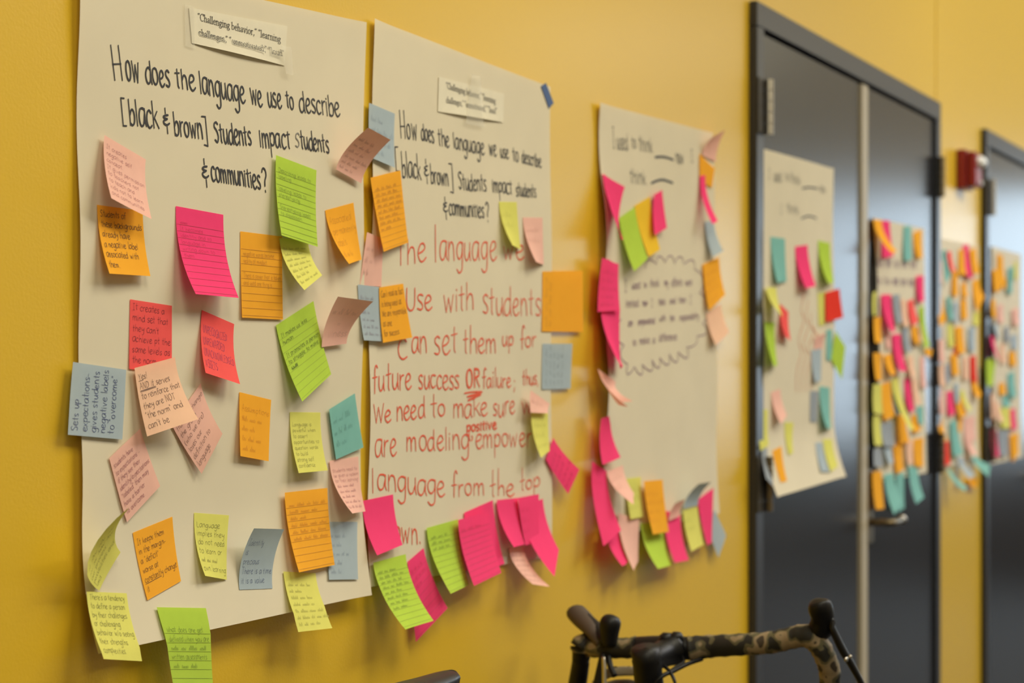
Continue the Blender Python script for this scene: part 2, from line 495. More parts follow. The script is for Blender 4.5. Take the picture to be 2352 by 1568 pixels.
def ribbon1(pts, width, V, Fc, nib=None):
    q = [pts[0]]
    for p in pts[1:]:
        if math.hypot(p[0] - q[-1][0], p[1] - q[-1][1]) > 1e-5:
            q.append(p)
    if len(q) < 2: return
    n = len(q)
    base = len(V)
    # rounded ends by a short narrower extension
    for i in range(n):
        a, b = q[max(0, i - 1)], q[min(n - 1, i + 1)]
        dx, dy = b[0] - a[0], b[1] - a[1]
        L = math.hypot(dx, dy) or 1
        dx, dy = dx / L, dy / L
        wd = width
        if nib:
            wd = width * (nib[1] + (1 - nib[1]) * abs(dy))
        ex = 0
        if i == 0: ex = -0.35 * wd
        if i == n - 1: ex = 0.35 * wd
        cx, cy = q[i][0] + dx * ex, q[i][1] + dy * ex
        h = wd / 2
        if i in (0, n - 1) and not nib: h *= 0.7
        V.append((cx - dy * h, cy + dx * h))
        V.append((cx + dy * h, cy - dx * h))
    for i in range(n - 1):
        Fc.append((base + 2 * i, base + 2 * i + 1, base + 2 * i + 3, base + 2 * i + 2))


def subdiv(pts, step):
    out = [pts[0]]
    for a, b in zip(pts, pts[1:]):
        L = math.hypot(b[0] - a[0], b[1] - a[1])
        k = max(1, int(L / step))
        for i in range(1, k + 1):
            out.append((a[0] + (b[0] - a[0]) * i / k, a[1] + (b[1] - a[1]) * i / k))
    return out


# ------------------------------------------------------------------ the setting
WX0, WX1 = -3.0, 14.0
YB, ZC = -4.5, 5.6


def door_px(px, off=0.0):
    return WP(px, 840, off)[0]


# door openings on the wall, measured along it
D1a, D1b = door_px(1719), door_px(2147)
D2a = door_px(2253)
ZTOP = WP(1722, 3)[1]
D2b = D2a + (D1b - D1a)
print('door spans', D1a, D1b, D2a, D2b, ZTOP)
box('wall_north', WX0, WX1, 0.0, 0.15, 0, ZC, M_WALL, kind='structure')
box('wall_south', WX0, WX1, YB - 0.15, YB, 0, ZC, M_WALL2, kind='structure')
box('wall_west', WX0 - 0.15, WX0, YB, 0, 0, ZC, M_WALL2, kind='structure')
# far end wall with its window opening
v, f = [], []
for a in ((YB, -4.3, 0.88, ZC), (-0.3, 0, 0.88, ZC), (-4.3, -0.3, 2.62, ZC), (YB, 0, 0, 0.88)):
    vv, ff = box_vf(WX1, WX1 + 0.15, a[0], a[1], a[2], a[3])
    n0 = len(v)
    v += vv
    f += [tuple(i + n0 for i in q) for q in ff]
    if len(v) == 24:
        o = mesh_obj('wall_east', v, f, M_WALL2, None, (WX1, 0, 0))
        o['kind'] = 'structure'
        v, f = [], []
w3 = empty('added_window_2', (7.6, YB, 4.4))  # unseen high window frame, added to go with the side light
w3['kind'] = 'structure'
for xx in (5.0, 6.73, 8.46, 10.15):
    box('mullion', xx, xx + 0.05, YB, YB + 0.05, 4.42, 5.45, M_FRAME, w3)
box('window_sill', 5.0, 10.2, YB, YB + 0.08, 4.38, 4.42, M_LIGHT, w3)
o = mesh_obj('dark_reflection_panel', v, f, M_WALLE, None, (WX1, 0, 0))     # unseen dark panel, added so the doors reflect dark low down
o['kind'] = 'structure'
win = empty('window_1', (WX1, -2.3, 0.88))
win['kind'] = 'structure'
for yy in (-4.3, -2.98, -1.66, -0.35):
    box('mullion', WX1 - 0.03, WX1 + 0.05, yy, yy + 0.05, 0.88, 2.62, M_FRAME, win)
box('window_sill', WX1 - 0.08, WX1, -4.3, -0.3, 0.84, 0.88, M_LIGHT, win)
box('floor', WX0, WX1, YB, 0, -0.1, 0, M_FLOOR, kind='structure')
box('ceiling', WX0, WX1, YB, 0, ZC, ZC + 0.1, M_CEIL, kind='structure')
box('baseboard_north', WX0, D1a - 0.002, -0.012, -0.0005, 0, 0.10, M_FRAME, kind='structure')
ts = door_px(2149)
box('trim_1', ts, ts + 0.006, -0.0018, -0.0004, ZTOP + 0.001, ZC, M_WALL, kind='structure')
for i, (cx_, cy_) in enumerate(CEIL):
    LZ = 3.40
    e = empty('ceiling_light', (cx_, cy_, LZ))
    tag(e, 'square suspended light panel, ' + ['nearest the camera', 'over the nearest charts', 'over the near double door', 'added as fill nearest the far window'][i] + ' of the hall', 'ceiling light', 'ceiling light panels along the hall')
    vv, ff = [], []
    for a in ((-0.62, 0.62, -0.62, -0.58), (-0.62, 0.62, 0.58, 0.62), (-0.62, -0.58, -0.58, 0.58), (0.58, 0.62, -0.58, 0.58)):
        b_, c_ = box_vf(cx_ + a[0], cx_ + a[1], cy_ + a[2], cy_ + a[3], LZ - 0.045, LZ)
        n0 = len(vv); vv += b_; ff += [tuple(k + n0 for k in q) for q in c_]
    mesh_obj('light_frame', vv, ff, M_LIGHT, e, (cx_, cy_, LZ))
    box('top_plate', cx_ - 0.62, cx_ + 0.62, cy_ - 0.62, cy_ + 0.62, LZ, LZ + 0.01, M_LIGHT, e)
    for dx in (-0.5, 0.5):
        box('hanger_rod', cx_ + dx - 0.004, cx_ + dx + 0.004, cy_ - 0.004, cy_ + 0.004, LZ + 0.01, ZC, M_STEEL, e)


def zat(px, py, off=0.0):
    return WP(px, py, off)[1]


def hinge(parent, xc, z0, z1, prot, side):
    """leaf plates and knuckles of a butt hinge"""
    e = empty('hinge', Vector((xc, -prot, z0)) - TR(parent)); e.parent = parent
    xa_, xb_ = (xc - 0.046, xc + 0.004) if side < 0 else (xc - 0.004, xc + 0.046)
    box('hinge_plate', xa_, xb_, -prot - 0.004, -prot - 0.0003, z0, z1, M_BRONZE, e, bev=0.001)
    n = 5
    V, Fc = [], []
    for k in range(n):
        a = z0 + (z1 - z0) * k / n + 0.0008
        b = z0 + (z1 - z0) * (k + 1) / n - 0.0008
        n0 = len(V)
        for zz in (a, b):
            for j in range(10):
                an = j / 10 * 2 * math.pi
                V.append((xc + 0.0085 * math.cos(an), -prot - 0.013 + 0.0085 * math.sin(an), zz))
        for j in range(10):
            j2 = (j + 1) % 10
            Fc.append((n0 + j, n0 + j2, n0 + 10 + j2, n0 + 10 + j))
        Fc.append(tuple(n0 + j for j in range(10)))
        Fc.append(tuple(n0 + 10 + j for j in range(10)))
    mesh_obj('hinge_knuckle', V, Fc, M_STEEL if side < 0 and z0 > 1.6 else M_BRASS, e, (xc, -prot, z0), smooth=False)


PROT = 0.018
LEAF = 0.008                  # the leaves stand a little behind the frame face


def double_door(n, xa, xb, mid, detail=True):
    d = empty('door_%d' % n, (xa, 0, 0))
    d['kind'] = 'structure'
    fw = 0.050
    box('frame_head', xa, xb, -PROT, -0.0006, ZTOP - 0.052, ZTOP, M_FRAME, d, bev=0.0015)
    box('frame_jamb', xa, xa + fw, -PROT, -0.0006, 0, ZTOP - 0.0525, M_FRAME, d, bev=0.0015)
    box('frame_jamb', xb - fw, xb, -PROT, -0.0006, 0, ZTOP - 0.0525, M_FRAME, d, bev=0.0015)
    box('gap_shade', xa + fw, xb - fw, -0.002, -0.0004, 0, ZTOP - 0.0525, M_GAP, d)  # black sheet standing in for the shade between frame and leaves
    g = 0.004
    aw = door_px(1981) - door_px(1967)
    box('door_leaf', xa + fw + g, mid - 0.016, -LEAF, -0.0025, 0.01, ZTOP - 0.0525 - 0.007, M_DOOR, d, bev=0.0008)
    box('door_leaf', mid + aw, xb - fw - g, -LEAF, -0.0025, 0.01, ZTOP - 0.0525 - 0.007, M_DOOR, d, bev=0.0008)
    box('astragal', mid + 0.002, mid + aw, -LEAF - 0.006, -0.0022, 0.01, ZTOP - 0.0525 - 0.007, M_ASTR, d, bev=0.001)
    zc = [(zat(1738, 312), zat(1738, 185)), (zat(1740, 1172), zat(1740, 1046)), (0.20, 0.31)]
    for z0, z1 in zc:
        hinge(d, xa + fw - 0.004, z0, z1, PROT, -1)
        hinge(d, xb - fw + 0.004, z0, z1, PROT, 1)
    return d


mid1 = door_px(1967)
d1 = double_door(1, D1a, D1b, mid1)
mid2 = D2a + (mid1 - D1a)
d2 = double_door(2, D2a, D2b, mid2)
# lock plate and lever on the right-hand leaf, and on the next door
for d, xa in ((d1, door_px(1983)), (d2, mid2 + 0.035)):
    zt, zb = zat(1990, 1075), zat(1990, 1246)
    e = empty('door_handle', Vector((xa, -LEAF, zb)) - TR(d)); e.parent = d
    box('lock_plate', xa, xa + 0.055, -LEAF - 0.006, -LEAF, zb, zt, M_BRASS, e, bev=0.002)
    zl = zat(2010, 1192)
    tube('lever', [(xa + 0.027, -LEAF - 0.006, zl), (xa + 0.027, -LEAF - 0.052, zl), (xa + 0.045, -LEAF - 0.060, zl), (xa + 0.10, -LEAF - 0.060, zl), (xa + 0.135, -LEAF - 0.058, zl)],
         [0.010, 0.009, 0.009, 0.008, 0.008], M_BRASS, e)
    tube('lever_tip', [(xa + 0.135, -LEAF - 0.058, zl), (xa + 0.150, -LEAF - 0.056, zl)], [0.012, 0.012], M_STEEL, e, smooth_n=1)

# fire alarm strobe between the doors
xa = WP(2196, 380)[0]
zt, zb = zat(2200, 333, 0.03), zat(2200, 424, 0.03)
fa = empty('fire_alarm', (xa, 0, zb))
tag(fa, 'dark red fire alarm box with white strobe on the wall between the doors', 'fire alarm')
box('back_box', xa, xa + 0.115, -0.030, -0.0006, zb, zt, M_RED, fa, bev=0.003)
box('sounder', xa + 0.008, xa + 0.107, -0.058, -0.0304, zb + 0.006, zt - 0.006, M_RED, fa, bev=0.006)
V, Fc = [], []
cxx, czz = xa + 0.060, zb + (zt - zb) * 0.70
for i in range(6):
    a = math.pi / 2 * i / 5
    for j in range(14):
        b = 2 * math.pi * j / 14
        V.append((cxx + 0.030 * math.cos(a) * math.cos(b), -0.058 - 0.024 * math.sin(a), czz + 0.020 * math.cos(a) * math.sin(b)))
for i in range(5):
    for j in range(14):
        j2 = (j + 1) % 14
        Fc.append((i * 14 + j, i * 14 + j2, (i + 1) * 14 + j2, (i + 1) * 14 + j))
mesh_obj('strobe_lens', V, Fc, M_LENS, fa, (cxx, -0.058, czz), smooth=True)
box('test_button', xa + 0.070, xa + 0.090, -0.064, -0.0584, zb + 0.014, zb + 0.028, M_LENS, fa, bev=0.002)


# ------------------------------------------------------------------ chart papers
class Chart:
    def __init__(s, name_label, corners, lift_bl, lift_br, base=0.003, vstart=0.8, wav=0.0022, edge=0.002, seed=1,
                 top=0.0, wallbase=0.0, pw=1.7, sidelift=(0, 0)):
        s.label = name_label
        s.base, s.vs, s.wav, s.edge, s.seed, s.wb, s.pw = base, vstart, wav, edge, seed, wallbase, pw
        s.lbl, s.lbr, s.side = lift_bl, lift_br, sidelift
        c = [WP(*p, off=wallbase) for p in corners]
        s.c = c                                     # TL TR BR BL in (s, z)

    def uv(s, x, z):
        TL, TR_, BR, BL = s.c
        u, v_ = 0.5, 0.5
        for _ in range(4):
            v_ = (TL[1] + (TR_[1] - TL[1]) * u - z) / ((TL[1] + (TR_[1] - TL[1]) * u) - (BL[1] + (BR[1] - BL[1]) * u))
            xl = TL[0] + (BL[0] - TL[0]) * v_
            xr = TR_[0] + (BR[0] - TR_[0]) * v_
            u = (x - xl) / (xr - xl)
        return u, v_

    def off(s, x, z):
        u, v_ = s.uv(x, z)
        o_ = s.base + s.wb
        t = max(0, min(1, (v_ - s.vs) / (1 - s.vs)))
        uu = max(0, min(1, u))
        o_ += (s.lbl * (1 - uu) + s.lbr * uu) * t ** s.pw
        o_ += s.wav * (noise.noise(Vector((uu * 2.2 + s.seed * 7.1, max(0, min(1, v_)) * 3.2, 0.3))) + 0.35)
        vv = max(0, min(1, v_))
        if u < 0.12:
            k = (1 - max(0, u) / 0.12) ** 2
            o_ += k * s.edge * (1 + math.sin(vv * 17 + s.seed)) + k * s.side[0] * math.sin(math.pi * min(1, vv * 1.02)) ** 1.5
        if u > 0.88:
            k = (1 - (1 - min(1, u)) / 0.12) ** 2
            o_ += k * s.edge * 0.6 * (1 + math.sin(vv * 13 + s.seed * 2)) + k * s.side[1] * math.sin(math.pi * vv) ** 1.5
        return o_

    def pt(s, x, z, eps=0.0):
        return Vector((x, -(s.off(x, z) + eps), z))

    def from_px(s, px, py, eps=0.0):
        o_ = s.wb + s.base
        for _ in range(5):
            x, z = WP(px, py, o_ + eps)
            o_ = s.off(x, z)
        return x, z

    def build(s, nu=26, nv=44):
        TL, TR_, BR, BL = s.c
        V, Fc = [], []
        for j in range(nv + 1):
            v_ = j / nv
            for i in range(nu + 1):
                u = i / nu
                x = (TL[0] * (1 - u) + TR_[0] * u) * (1 - v_) + (BL[0] * (1 - u) + BR[0] * u) * v_
                z = (TL[1] * (1 - u) + TR_[1] * u) * (1 - v_) + (BL[1] * (1 - u) + BR[1] * u) * v_
                V.append(s.pt(x, z))
        for j in range(nv):
            for i in range(nu):
                a = j * (nu + 1) + i
                Fc.append((a, a + nu + 1, a + nu + 2, a + 1))
        s.ob = mesh_obj('chart_paper', V, Fc, M_CHART, None, V[0], smooth=True)
        tag(s.ob, s.label, 'chart paper', 'sheets of chart paper on the wall and doors')
        s.V, s.F = {}, {}
        return s

    def ink(s, key, strokes, width):
        key = key + (len(s.V),)
        V, Fc = s.V.setdefault(key, []), s.F.setdefault(key, [])
        for st in strokes:
            ribbon(subdiv(st, 0.02), width, V, Fc)

    def word(s, key, text, x0, y0, x1, y1, cap, xh=None, wd=0.0021, slant=0.0, jit=0.12):
        """word whose baseline runs from pixel (x0, y0) to (x1, y1)"""
        xh = xh or cap * 0.62
        st, W = text_strokes(text, jit=jit)
        W -= 0.5
        out = []
        for q in st:
            pp = []
            for gx, gy in q:
                t = gx / W
                px = x0 + (x1 - x0) * t
                py = y0 + (y1 - y0) * t
                h = gy / 6 * xh if gy <= 6 else xh + (gy - 6) / 4 * (cap - xh)
                h *= (VPX - px) / (VPX - x0)
                pp.append(s.from_px(px + slant * h, py - h))
            out.append(pp)
        s.ink(key, out, wd)

    def pxline(s, key, pts, wd=0.0021, smooth=True):
        q = catmull(pts, 5) if smooth else pts
        s.ink(key, [[s.from_px(*p) for p in q]], wd)

    def finish(s):
        for key, V in list(s.V.items()):
            if not V: continue
            vv = [s.pt(x, z, 0.0006) for x, z in V]
            mesh_obj(key[0], vv, s.F[key], MATS[key[1]], s.ob, s.ob.location)


MATS = {'k': M_BLACK, 'r': M_REDINK, 'p': M_PURPLE, 'f': M_FAINT}
T, B, C_ = ('headline_word', 'k'), ('red_word', 'r'), ('purple_word', 'p')

P1 = Chart('large cream chart paper nearest the camera, headline question in black above scattered notes',
           [(168, -95), (831, 52), (820, 1364), (174, 1497)], 0.024, 0.017, vstart=0.80, wav=0.003, edge=0.0026, seed=1).build()
P2 = Chart('second cream chart paper from the left, black headline and long red handwritten answer',
           [(850, 43), (1257, 200), (1261, 1277), (836, 1347)], 0.004, 0.002, vstart=0.7, wav=0.003, edge=0.002, seed=2).build()
P3 = Chart('third chart paper, left of the dark double door, with a purple cloud drawn around writing',
           [(1368, 236), (1631, 305), (1641, 1178), (1380, 1236)], 0.004, 0.004, vstart=0.75, wav=0.003, edge=0.004, seed=3, sidelift=(0.008, 0)).build()
P4 = Chart('chart paper taped to the left leaf of the near dark door, bottom corner curling out',
           [(1739, 339), (1910, 387), (1910, 1093), (1742, 1140)], 0.034, 0.030, vstart=0.82, wav=0.003, edge=0.002, seed=4,
           wallbase=LEAF, sidelift=(0.008, 0)).build()
P5 = Chart('chart paper crowded with notes on the right leaf of the near dark door',
           [(2003, 500), (2119, 525), (2122, 1085), (2004, 1108)], 0.004, 0.004, seed=5, wallbase=LEAF, sidelift=(0.012, 0)).build()
P6 = Chart('chart paper crowded with notes on the strip of wall between the two dark doors',
           [(2152, 546), (2244, 565), (2243, 1048), (2152, 1078)], 0.004, 0.004, seed=6, wallbase=0.001, sidelift=(0.008, 0)).build()
P7 = Chart('chart paper with many small notes on the far dark door at the right edge',
           [(2273, 565), (2341, 584), (2343, 1050), (2271, 1066)], 0.003, 0.003, seed=7, wallbase=LEAF, sidelift=(0.010, 0)).build()

# headline on the first chart
S = -0.09
for a in (("H", 259, 184, 285, 184.5, 80, 42, -0.12), ("ow", 289, 182, 320, 191, 56, 46, -0.08), ("does", 334, 191, 391, 200, 52, 38), ("the", 403, 201, 448, 209, 45, 35),
          ("language", 459, 213, 563, 236, 50, 37), ("we", 575, 238, 603, 246, 38, 36), ("use", 615, 245, 647, 247, 36, 34),
          ("to", 657, 247, 675, 250, 38, 28), ("describe", 687, 256, 781, 269, 47, 32),
          ("[", 279, 286, 290, 287, 60, 36), ("black", 297, 288, 364, 294, 60, 40), ("&", 373, 288, 391, 289, 26, 16),
          ("brown", 400, 311, 465, 319, 52, 34), ("]", 466, 323, 479, 324, 57, 34), ("Students", 493, 328, 578, 334, 48, 33),
          ("impact", 596, 337, 667, 341, 40, 33), ("tudents", 690, 341, 756, 351, 44, 28),
          ("&", 462, 409, 480, 410, 29, 18), ("communities", 485, 414, 599, 434, 42, 32), ("?", 603, 440, 614, 441, 52, 30)):
    P1.word(T, *a[:5], a[5], a[6], 0.0025, a[7] if len(a) > 7 else S, 0.10)
P1.word(('faded_letter', 'f'), "S", 677, 338, 687, 339, 31, 18, 0.0018, 0, 0.1)
# headline and red answer on the second chart
for a in (("H", 918, 316, 932, 317, 62, 30), ("ow", 934, 317, 958, 321, 38, 36), ("does", 967, 321, 997, 329, 38, 27), ("the", 1006, 333, 1032, 338, 38, 26), ("language", 1041, 340, 1112, 356, 36, 26),
          ("we", 1123, 356, 1140, 360, 27, 26), ("use", 1149, 363, 1168, 366, 23, 22), ("to", 1177, 369, 1191, 372, 32, 22), ("describe", 1198, 373, 1243, 386, 30, 20),
          ("[", 907, 390, 917, 390, 53, 30), ("black", 923, 407, 967, 411, 62, 33), ("&", 973, 404, 985, 405, 25, 15), ("brown", 989, 421, 1030, 427, 45, 28),
          ("]", 1032, 431, 1043, 432, 56, 30), ("Students", 1053, 434, 1117, 440, 40, 26), ("impact", 1130, 441, 1176, 447, 32, 24), ("students", 1185, 450, 1231, 453, 31, 20),
          ("&", 1017, 487, 1029, 488, 22, 14), ("communities", 1031, 493, 1112, 500, 30, 25), ("?", 1116, 509, 1124, 510, 44, 26)):
    P2.word(T, *a[:5], a[5], a[6], 0.0024, -0.06, 0.10)
for a in (("The", 908, 609, 979, 599, 56, 42), ("l", 997, 601, 1004, 601, 87, 40), ("anguage", 1008, 598, 1138, 597, 60, 44), ("we", 1154, 597, 1203, 596, 36, 33),
          ("Use", 928, 714, 993, 712, 50, 36), ("with", 1016, 716, 1087, 711, 62, 39), ("students", 1107, 722, 1240, 725, 66, 40),
          ("C", 912, 825, 938, 824, 52, 30), ("an", 943, 813, 980, 807, 40, 37), ("set", 995, 815, 1051, 808, 62, 42), ("them", 1062, 811, 1140, 809, 60, 34),
          ("up", 1152, 795, 1178, 794, 26, 23), ("for", 1192, 799, 1231, 795, 57, 23),
          ("future", 854, 897, 944, 892, 64, 36), ("success", 959, 892, 1054, 892, 34, 31), ("failure", 1107, 889, 1173, 889, 41, 23), (";", 1178, 892, 1184, 892, 36, 24), ("thus,", 1199, 884, 1236, 883, 36, 20),
          ("We", 856, 971, 898, 966, 42, 27), ("need", 909, 966, 975, 958, 50, 31), ("to", 988, 958, 1023, 957, 51, 28), ("make", 1039, 959, 1118, 954, 38, 30),
          ("sure", 1131, 957, 1182, 948, 32, 29), ("we", 1196, 950, 1242, 946, 30, 27),
          ("are", 859, 1050, 910, 1046, 46, 40), ("modeling", 931, 1036, 1076, 1031, 52, 34), ("empower", 1091, 1031, 1219, 1024, 40, 32),
          ("l", 853, 1130, 860, 1130, 56, 40), ("anguage", 865, 1125, 1021, 1139, 46, 36), ("from", 1035, 1138, 1113, 1136, 64, 28), ("the", 1124, 1141, 1179, 1136, 64, 25), ("top", 1193, 1127, 1240, 1118, 54, 21),
          ("down.", 884, 1247, 966, 1248, 62, 36)):
    P2.word(B, *a[:5], a[5], a[6], 0.0026, 0.0, 0.16)
for dx in (0, 1.2):
    P2.word(B, "OR", 1069 + dx, 891, 1101 + dx, 888, 43, 26, 0.003, 0.0, 0.05)
    P2.word(B, "positive", 1070 + dx, 992, 1139 + dx, 984, 22, 15, 0.0024, 0.0, 0.1)
P2.pxline(B, [(1066, 903), (1085, 900), (1107, 900), (1080, 908), (1074, 911), (1104, 906), (1078, 917), (1076, 919), (1092, 913)], 0.0026)
P2.pxline(B, [(1082, 1012), (1085, 1006), (1083, 1000)], 0.0024)
P2.pxline(B, [(1079, 985), (1077, 998), (1079, 1012)], 0.0022)
# third chart
for a in (("I", 1407, 340, 1412, 341, 47, 28), ("used", 1417, 343, 1442, 345, 38, 26), ("to", 1450, 340, 1461, 341, 28, 20), ("think", 1467, 345, 1499, 352, 34, 24), ("now", 1552, 373, 1570, 378, 24, 22),
          ("I", 1587, 373, 1592, 373, 29, 20), ("think", 1447, 420, 1484, 425, 34, 24)):
    P3.word(T, *a[:5], a[5], a[6], 0.0019, -0.05, 0.1)
P3.pxline(T, [(1504, 361), (1520, 360), (1536, 363), (1546, 367)], 0.0045)
P3.pxline(T, [(1495, 421), (1509, 415), (1524, 413), (1545, 420)], 0.0045)
for a in (("I", 1434, 669, 1440, 671, 30, 16), ("used", 1450, 664, 1470, 662, 16, 12), ("to", 1478, 661, 1485, 660, 14, 10), ("think", 1492, 660, 1514, 658, 20, 12), ("my", 1525, 657, 1534, 656, 12, 11),
          ("efforts", 1542, 658, 1566, 656, 20, 12), ("were", 1573, 656, 1589, 655, 12, 11),
          ("limited", 1437, 706, 1466, 704, 18, 12), ("now", 1475, 703, 1487, 702, 12, 11), ("I", 1495, 705, 1499, 704, 18, 12), ("think", 1512, 702, 1528, 700, 16, 11), ("and", 1538, 698, 1551, 697, 15, 10),
          ("then", 1558, 696, 1575, 695, 16, 10), ("I", 1583, 697, 1588, 697, 18, 12),
          ("am", 1442, 749, 1453, 748, 12, 11), ("empowered", 1465, 747, 1504, 742, 15, 11), ("with", 1514, 739, 1528, 737, 16, 10), ("the", 1538, 738, 1549, 736, 15, 10), ("responsibility", 1560, 737, 1604, 731, 15, 10),
          ("to", 1452, 794, 1461, 793, 15, 11), ("make", 1468, 790, 1491, 788, 16, 11), ("a", 1498, 789, 1504, 788, 12, 11), ("difference", 1513, 784, 1554, 780, 17, 11)):
    P3.word(C_, *a[:5], a[5], a[6], 0.0017, 0, 0.1)


def scallop(cusps, cen, bulge):
    out = []
    for a, b in zip(cusps, cusps[1:]):
        mx, my = (a[0] + b[0]) / 2, (a[1] + b[1]) / 2
        L = math.hypot(b[0] - a[0], b[1] - a[1])
        dx, dy = (b[1] - a[1]) / L, -(b[0] - a[0]) / L
        if dx * (mx - cen[0]) + dy * (my - cen[1]) < 0: dx, dy = -dx, -dy
        h = bulge if L < 32 else L * 0.28
        for k in range(8):
            t = k / 8
            w_ = math.sin(math.pi * t) ** 0.7
            out.append((a[0] + (b[0] - a[0]) * t + dx * h * w_, a[1] + (b[1] - a[1]) * t + dy * h * w_))
    out.append(cusps[-1])
    return out


P3.pxline(C_, scallop([(1482, 617), (1507, 607), (1527, 603), (1549, 605), (1571, 607), (1595, 618), (1606, 672), (1613, 742), (1601, 771), (1577, 797)], (1525, 720), 17), 0.0020, False)
P3.pxline(C_, scallop([(1577, 797), (1557, 808), (1537, 813), (1515, 821), (1497, 826), (1475, 837), (1457, 842), (1441, 836)], (1525, 720), 22), 0.0022, False)
P3.pxline(C_, scallop([(1441, 836), (1433, 793), (1427, 733)], (1525, 720), 10), 0.0020, False)

# the same prompt on the door chart, and the crowded charts' blurred purple lines
for a in (("I", 1764, 410, 1768, 411, 24, 14), ("used", 1777, 417, 1795, 418, 28, 18), ("to", 1803, 414, 1810, 415, 20, 13), ("think", 1814, 420, 1838, 426, 26, 16), ("now", 1882, 441, 1896, 445, 18, 15),
          ("I", 1792, 491, 1796, 491, 22, 14), ("think", 1806, 488, 1834, 493, 24, 16)):
    P4.word(T, *a[:5], a[5], a[6], 0.0018, 0, 0.1)
P4.pxline(T, [(1842, 433), (1858, 430), (1878, 433)], 0.004)
P4.pxline(T, [(1840, 502), (1856, 496), (1875, 501)], 0.004)
M_PALE_RED = solid('faint_orange_marker', (0.66, 0.26, 0.13), rough=0.8)
MATS['o'] = M_PALE_RED
for k in range(4):
    x0 = 1816 + k * 11
    P4.pxline(('faint_orange_writing', 'o'), [(x0 + 34 - 5 * k, 660 + 30 * k), (x0 + 24, 710 + 18 * k), (x0 + 30, 735 + 14 * k), (x0 + 18, 780 + 9 * k), (x0 + 24, 810 + 6 * k), (x0 + 14, 850 + 5 * k), (x0 + 12, 900)], 0.0042)
rs = random.Random(5)
for yy, n in ((612, 6), (653, 6)):
    x = 2014
    while x < 2108:
        L = rs.uniform(8, 17)
        P5.word(C_, rs.choice(["mnon", "nuve", "alle", "tow", "ment"]), x, yy + (x - 2014) * 0.05, x + L, yy + (x + L - 2014) * 0.05, 22, 15, 0.003)
        x += L + 6
for yy in (700, 735):
    for x in (2282, 2300, 2318):
        P7.word(('teal_writing', 't'), "non", x, yy, x + 12, yy + 1, 12, 9, 0.003) if False else None
for p in (P1, P2, P3, P4, P5, P6, P7):
    p.finish()


# ------------------------------------------------------------------ printed strips and tape
class Quad:
    """small sheet on a chart, corners TL TR BR BL in pixels, optional lift per corner"""
    def __init__(s, chart, px, lay, lifts=(0, 0, 0, 0), p=1.8):
        s.P = []
        s.p = p
        for (x, y), L in zip(px, lifts):
            o_ = 0.0
            for _ in range(4):
                a, b = WP(x, y, o_ + lay + L)
                o_ = chart.off(a, b)
            s.P.append(Vector((a, -(o_ + lay + L), b)))

    def pt(s, u, v):
        a = s.P[0].lerp(s.P[1], u)
        b = s.P[3].lerp(s.P[2], u)
        return a.lerp(b, v)


def strip(chart, px, lines, label, lay=0.0012):
    q = Quad(chart, px, lay)
    V = [q.pt(i / 8, j / 3) for j in range(4) for i in range(9)]
    for k in range(9):
        V[27 + k].y -= 0.0035 * math.sin(math.pi * k / 8)
    Fc = [(j * 9 + i, (j + 1) * 9 + i, (j + 1) * 9 + i + 1, j * 9 + i + 1) for j in range(3) for i in range(8)]
    o = mesh_obj('printed_strip', V, Fc, M_STRIP, None, V[0], smooth=True)
    tag(o, label, 'paper strip', 'printed quotation strips on the charts')
    V2, F2 = [], []
    for text, x0, y0, x1, y1, cap in lines:
        st, W = text_strokes(text, GS, jit=0.0, space=0.1)
        for s in st:
            pp = []
            for gx, gy in s:
                t = gx / W
                h = gy / 10 * cap
                x, y = x0 + (x1 - x0) * t, y0 + (y1 - y0) * t - h
                a, b = WP(x, y, 0.0072)
                pp.append((a, b))
            ribbon(pp, 0.0010, V2, F2, nib=(0, 0.5))
    # lie just proud of the strip
    n = (q.P[1] - q.P[0]).cross(q.P[3] - q.P[0]).normalized()
    if n.y > 0: n = -n
    out = []
    for a, b in V2:
        d = (q.P[0] - Vector((a, 0, b))).dot(n) / n.y
        y = d
        # height of the strip's own bulge toward the lower edge
        tz = max(0, min(1, (q.P[0].z + (q.P[1].z - q.P[0].z) * (a - q.P[0].x) / (q.P[1].x - q.P[0].x) - b) / (q.P[0].z - q.P[3].z)))
        bulge = 0.0035 * max(0, (tz - 0.6667) * 3)
        out.append(Vector((a, y - 0.0006 - bulge, b)))
    mesh_obj('printed_text', out, F2, M_PRINT, o, o.location)
    return o


def tape(chart, px, lay, mat, name, label, cat, group=None):
    q = Quad(chart, px, lay)
    V = [q.pt(i / 3, j / 3) for j in range(4) for i in range(4)]
    V += [v_ + Vector((0, 0.0002, 0)) for v_ in V]
    Fc = [(j * 4 + i, (j + 1) * 4 + i, (j + 1) * 4 + i + 1, j * 4 + i + 1) for j in range(3) for i in range(3)]
    Fc += [tuple(reversed([k + 16 for k in f_])) for f_ in Fc[:9]]
    o = mesh_obj(name, V, Fc, mat, None, V[0])
    tag(o, label, cat, group)
    return o


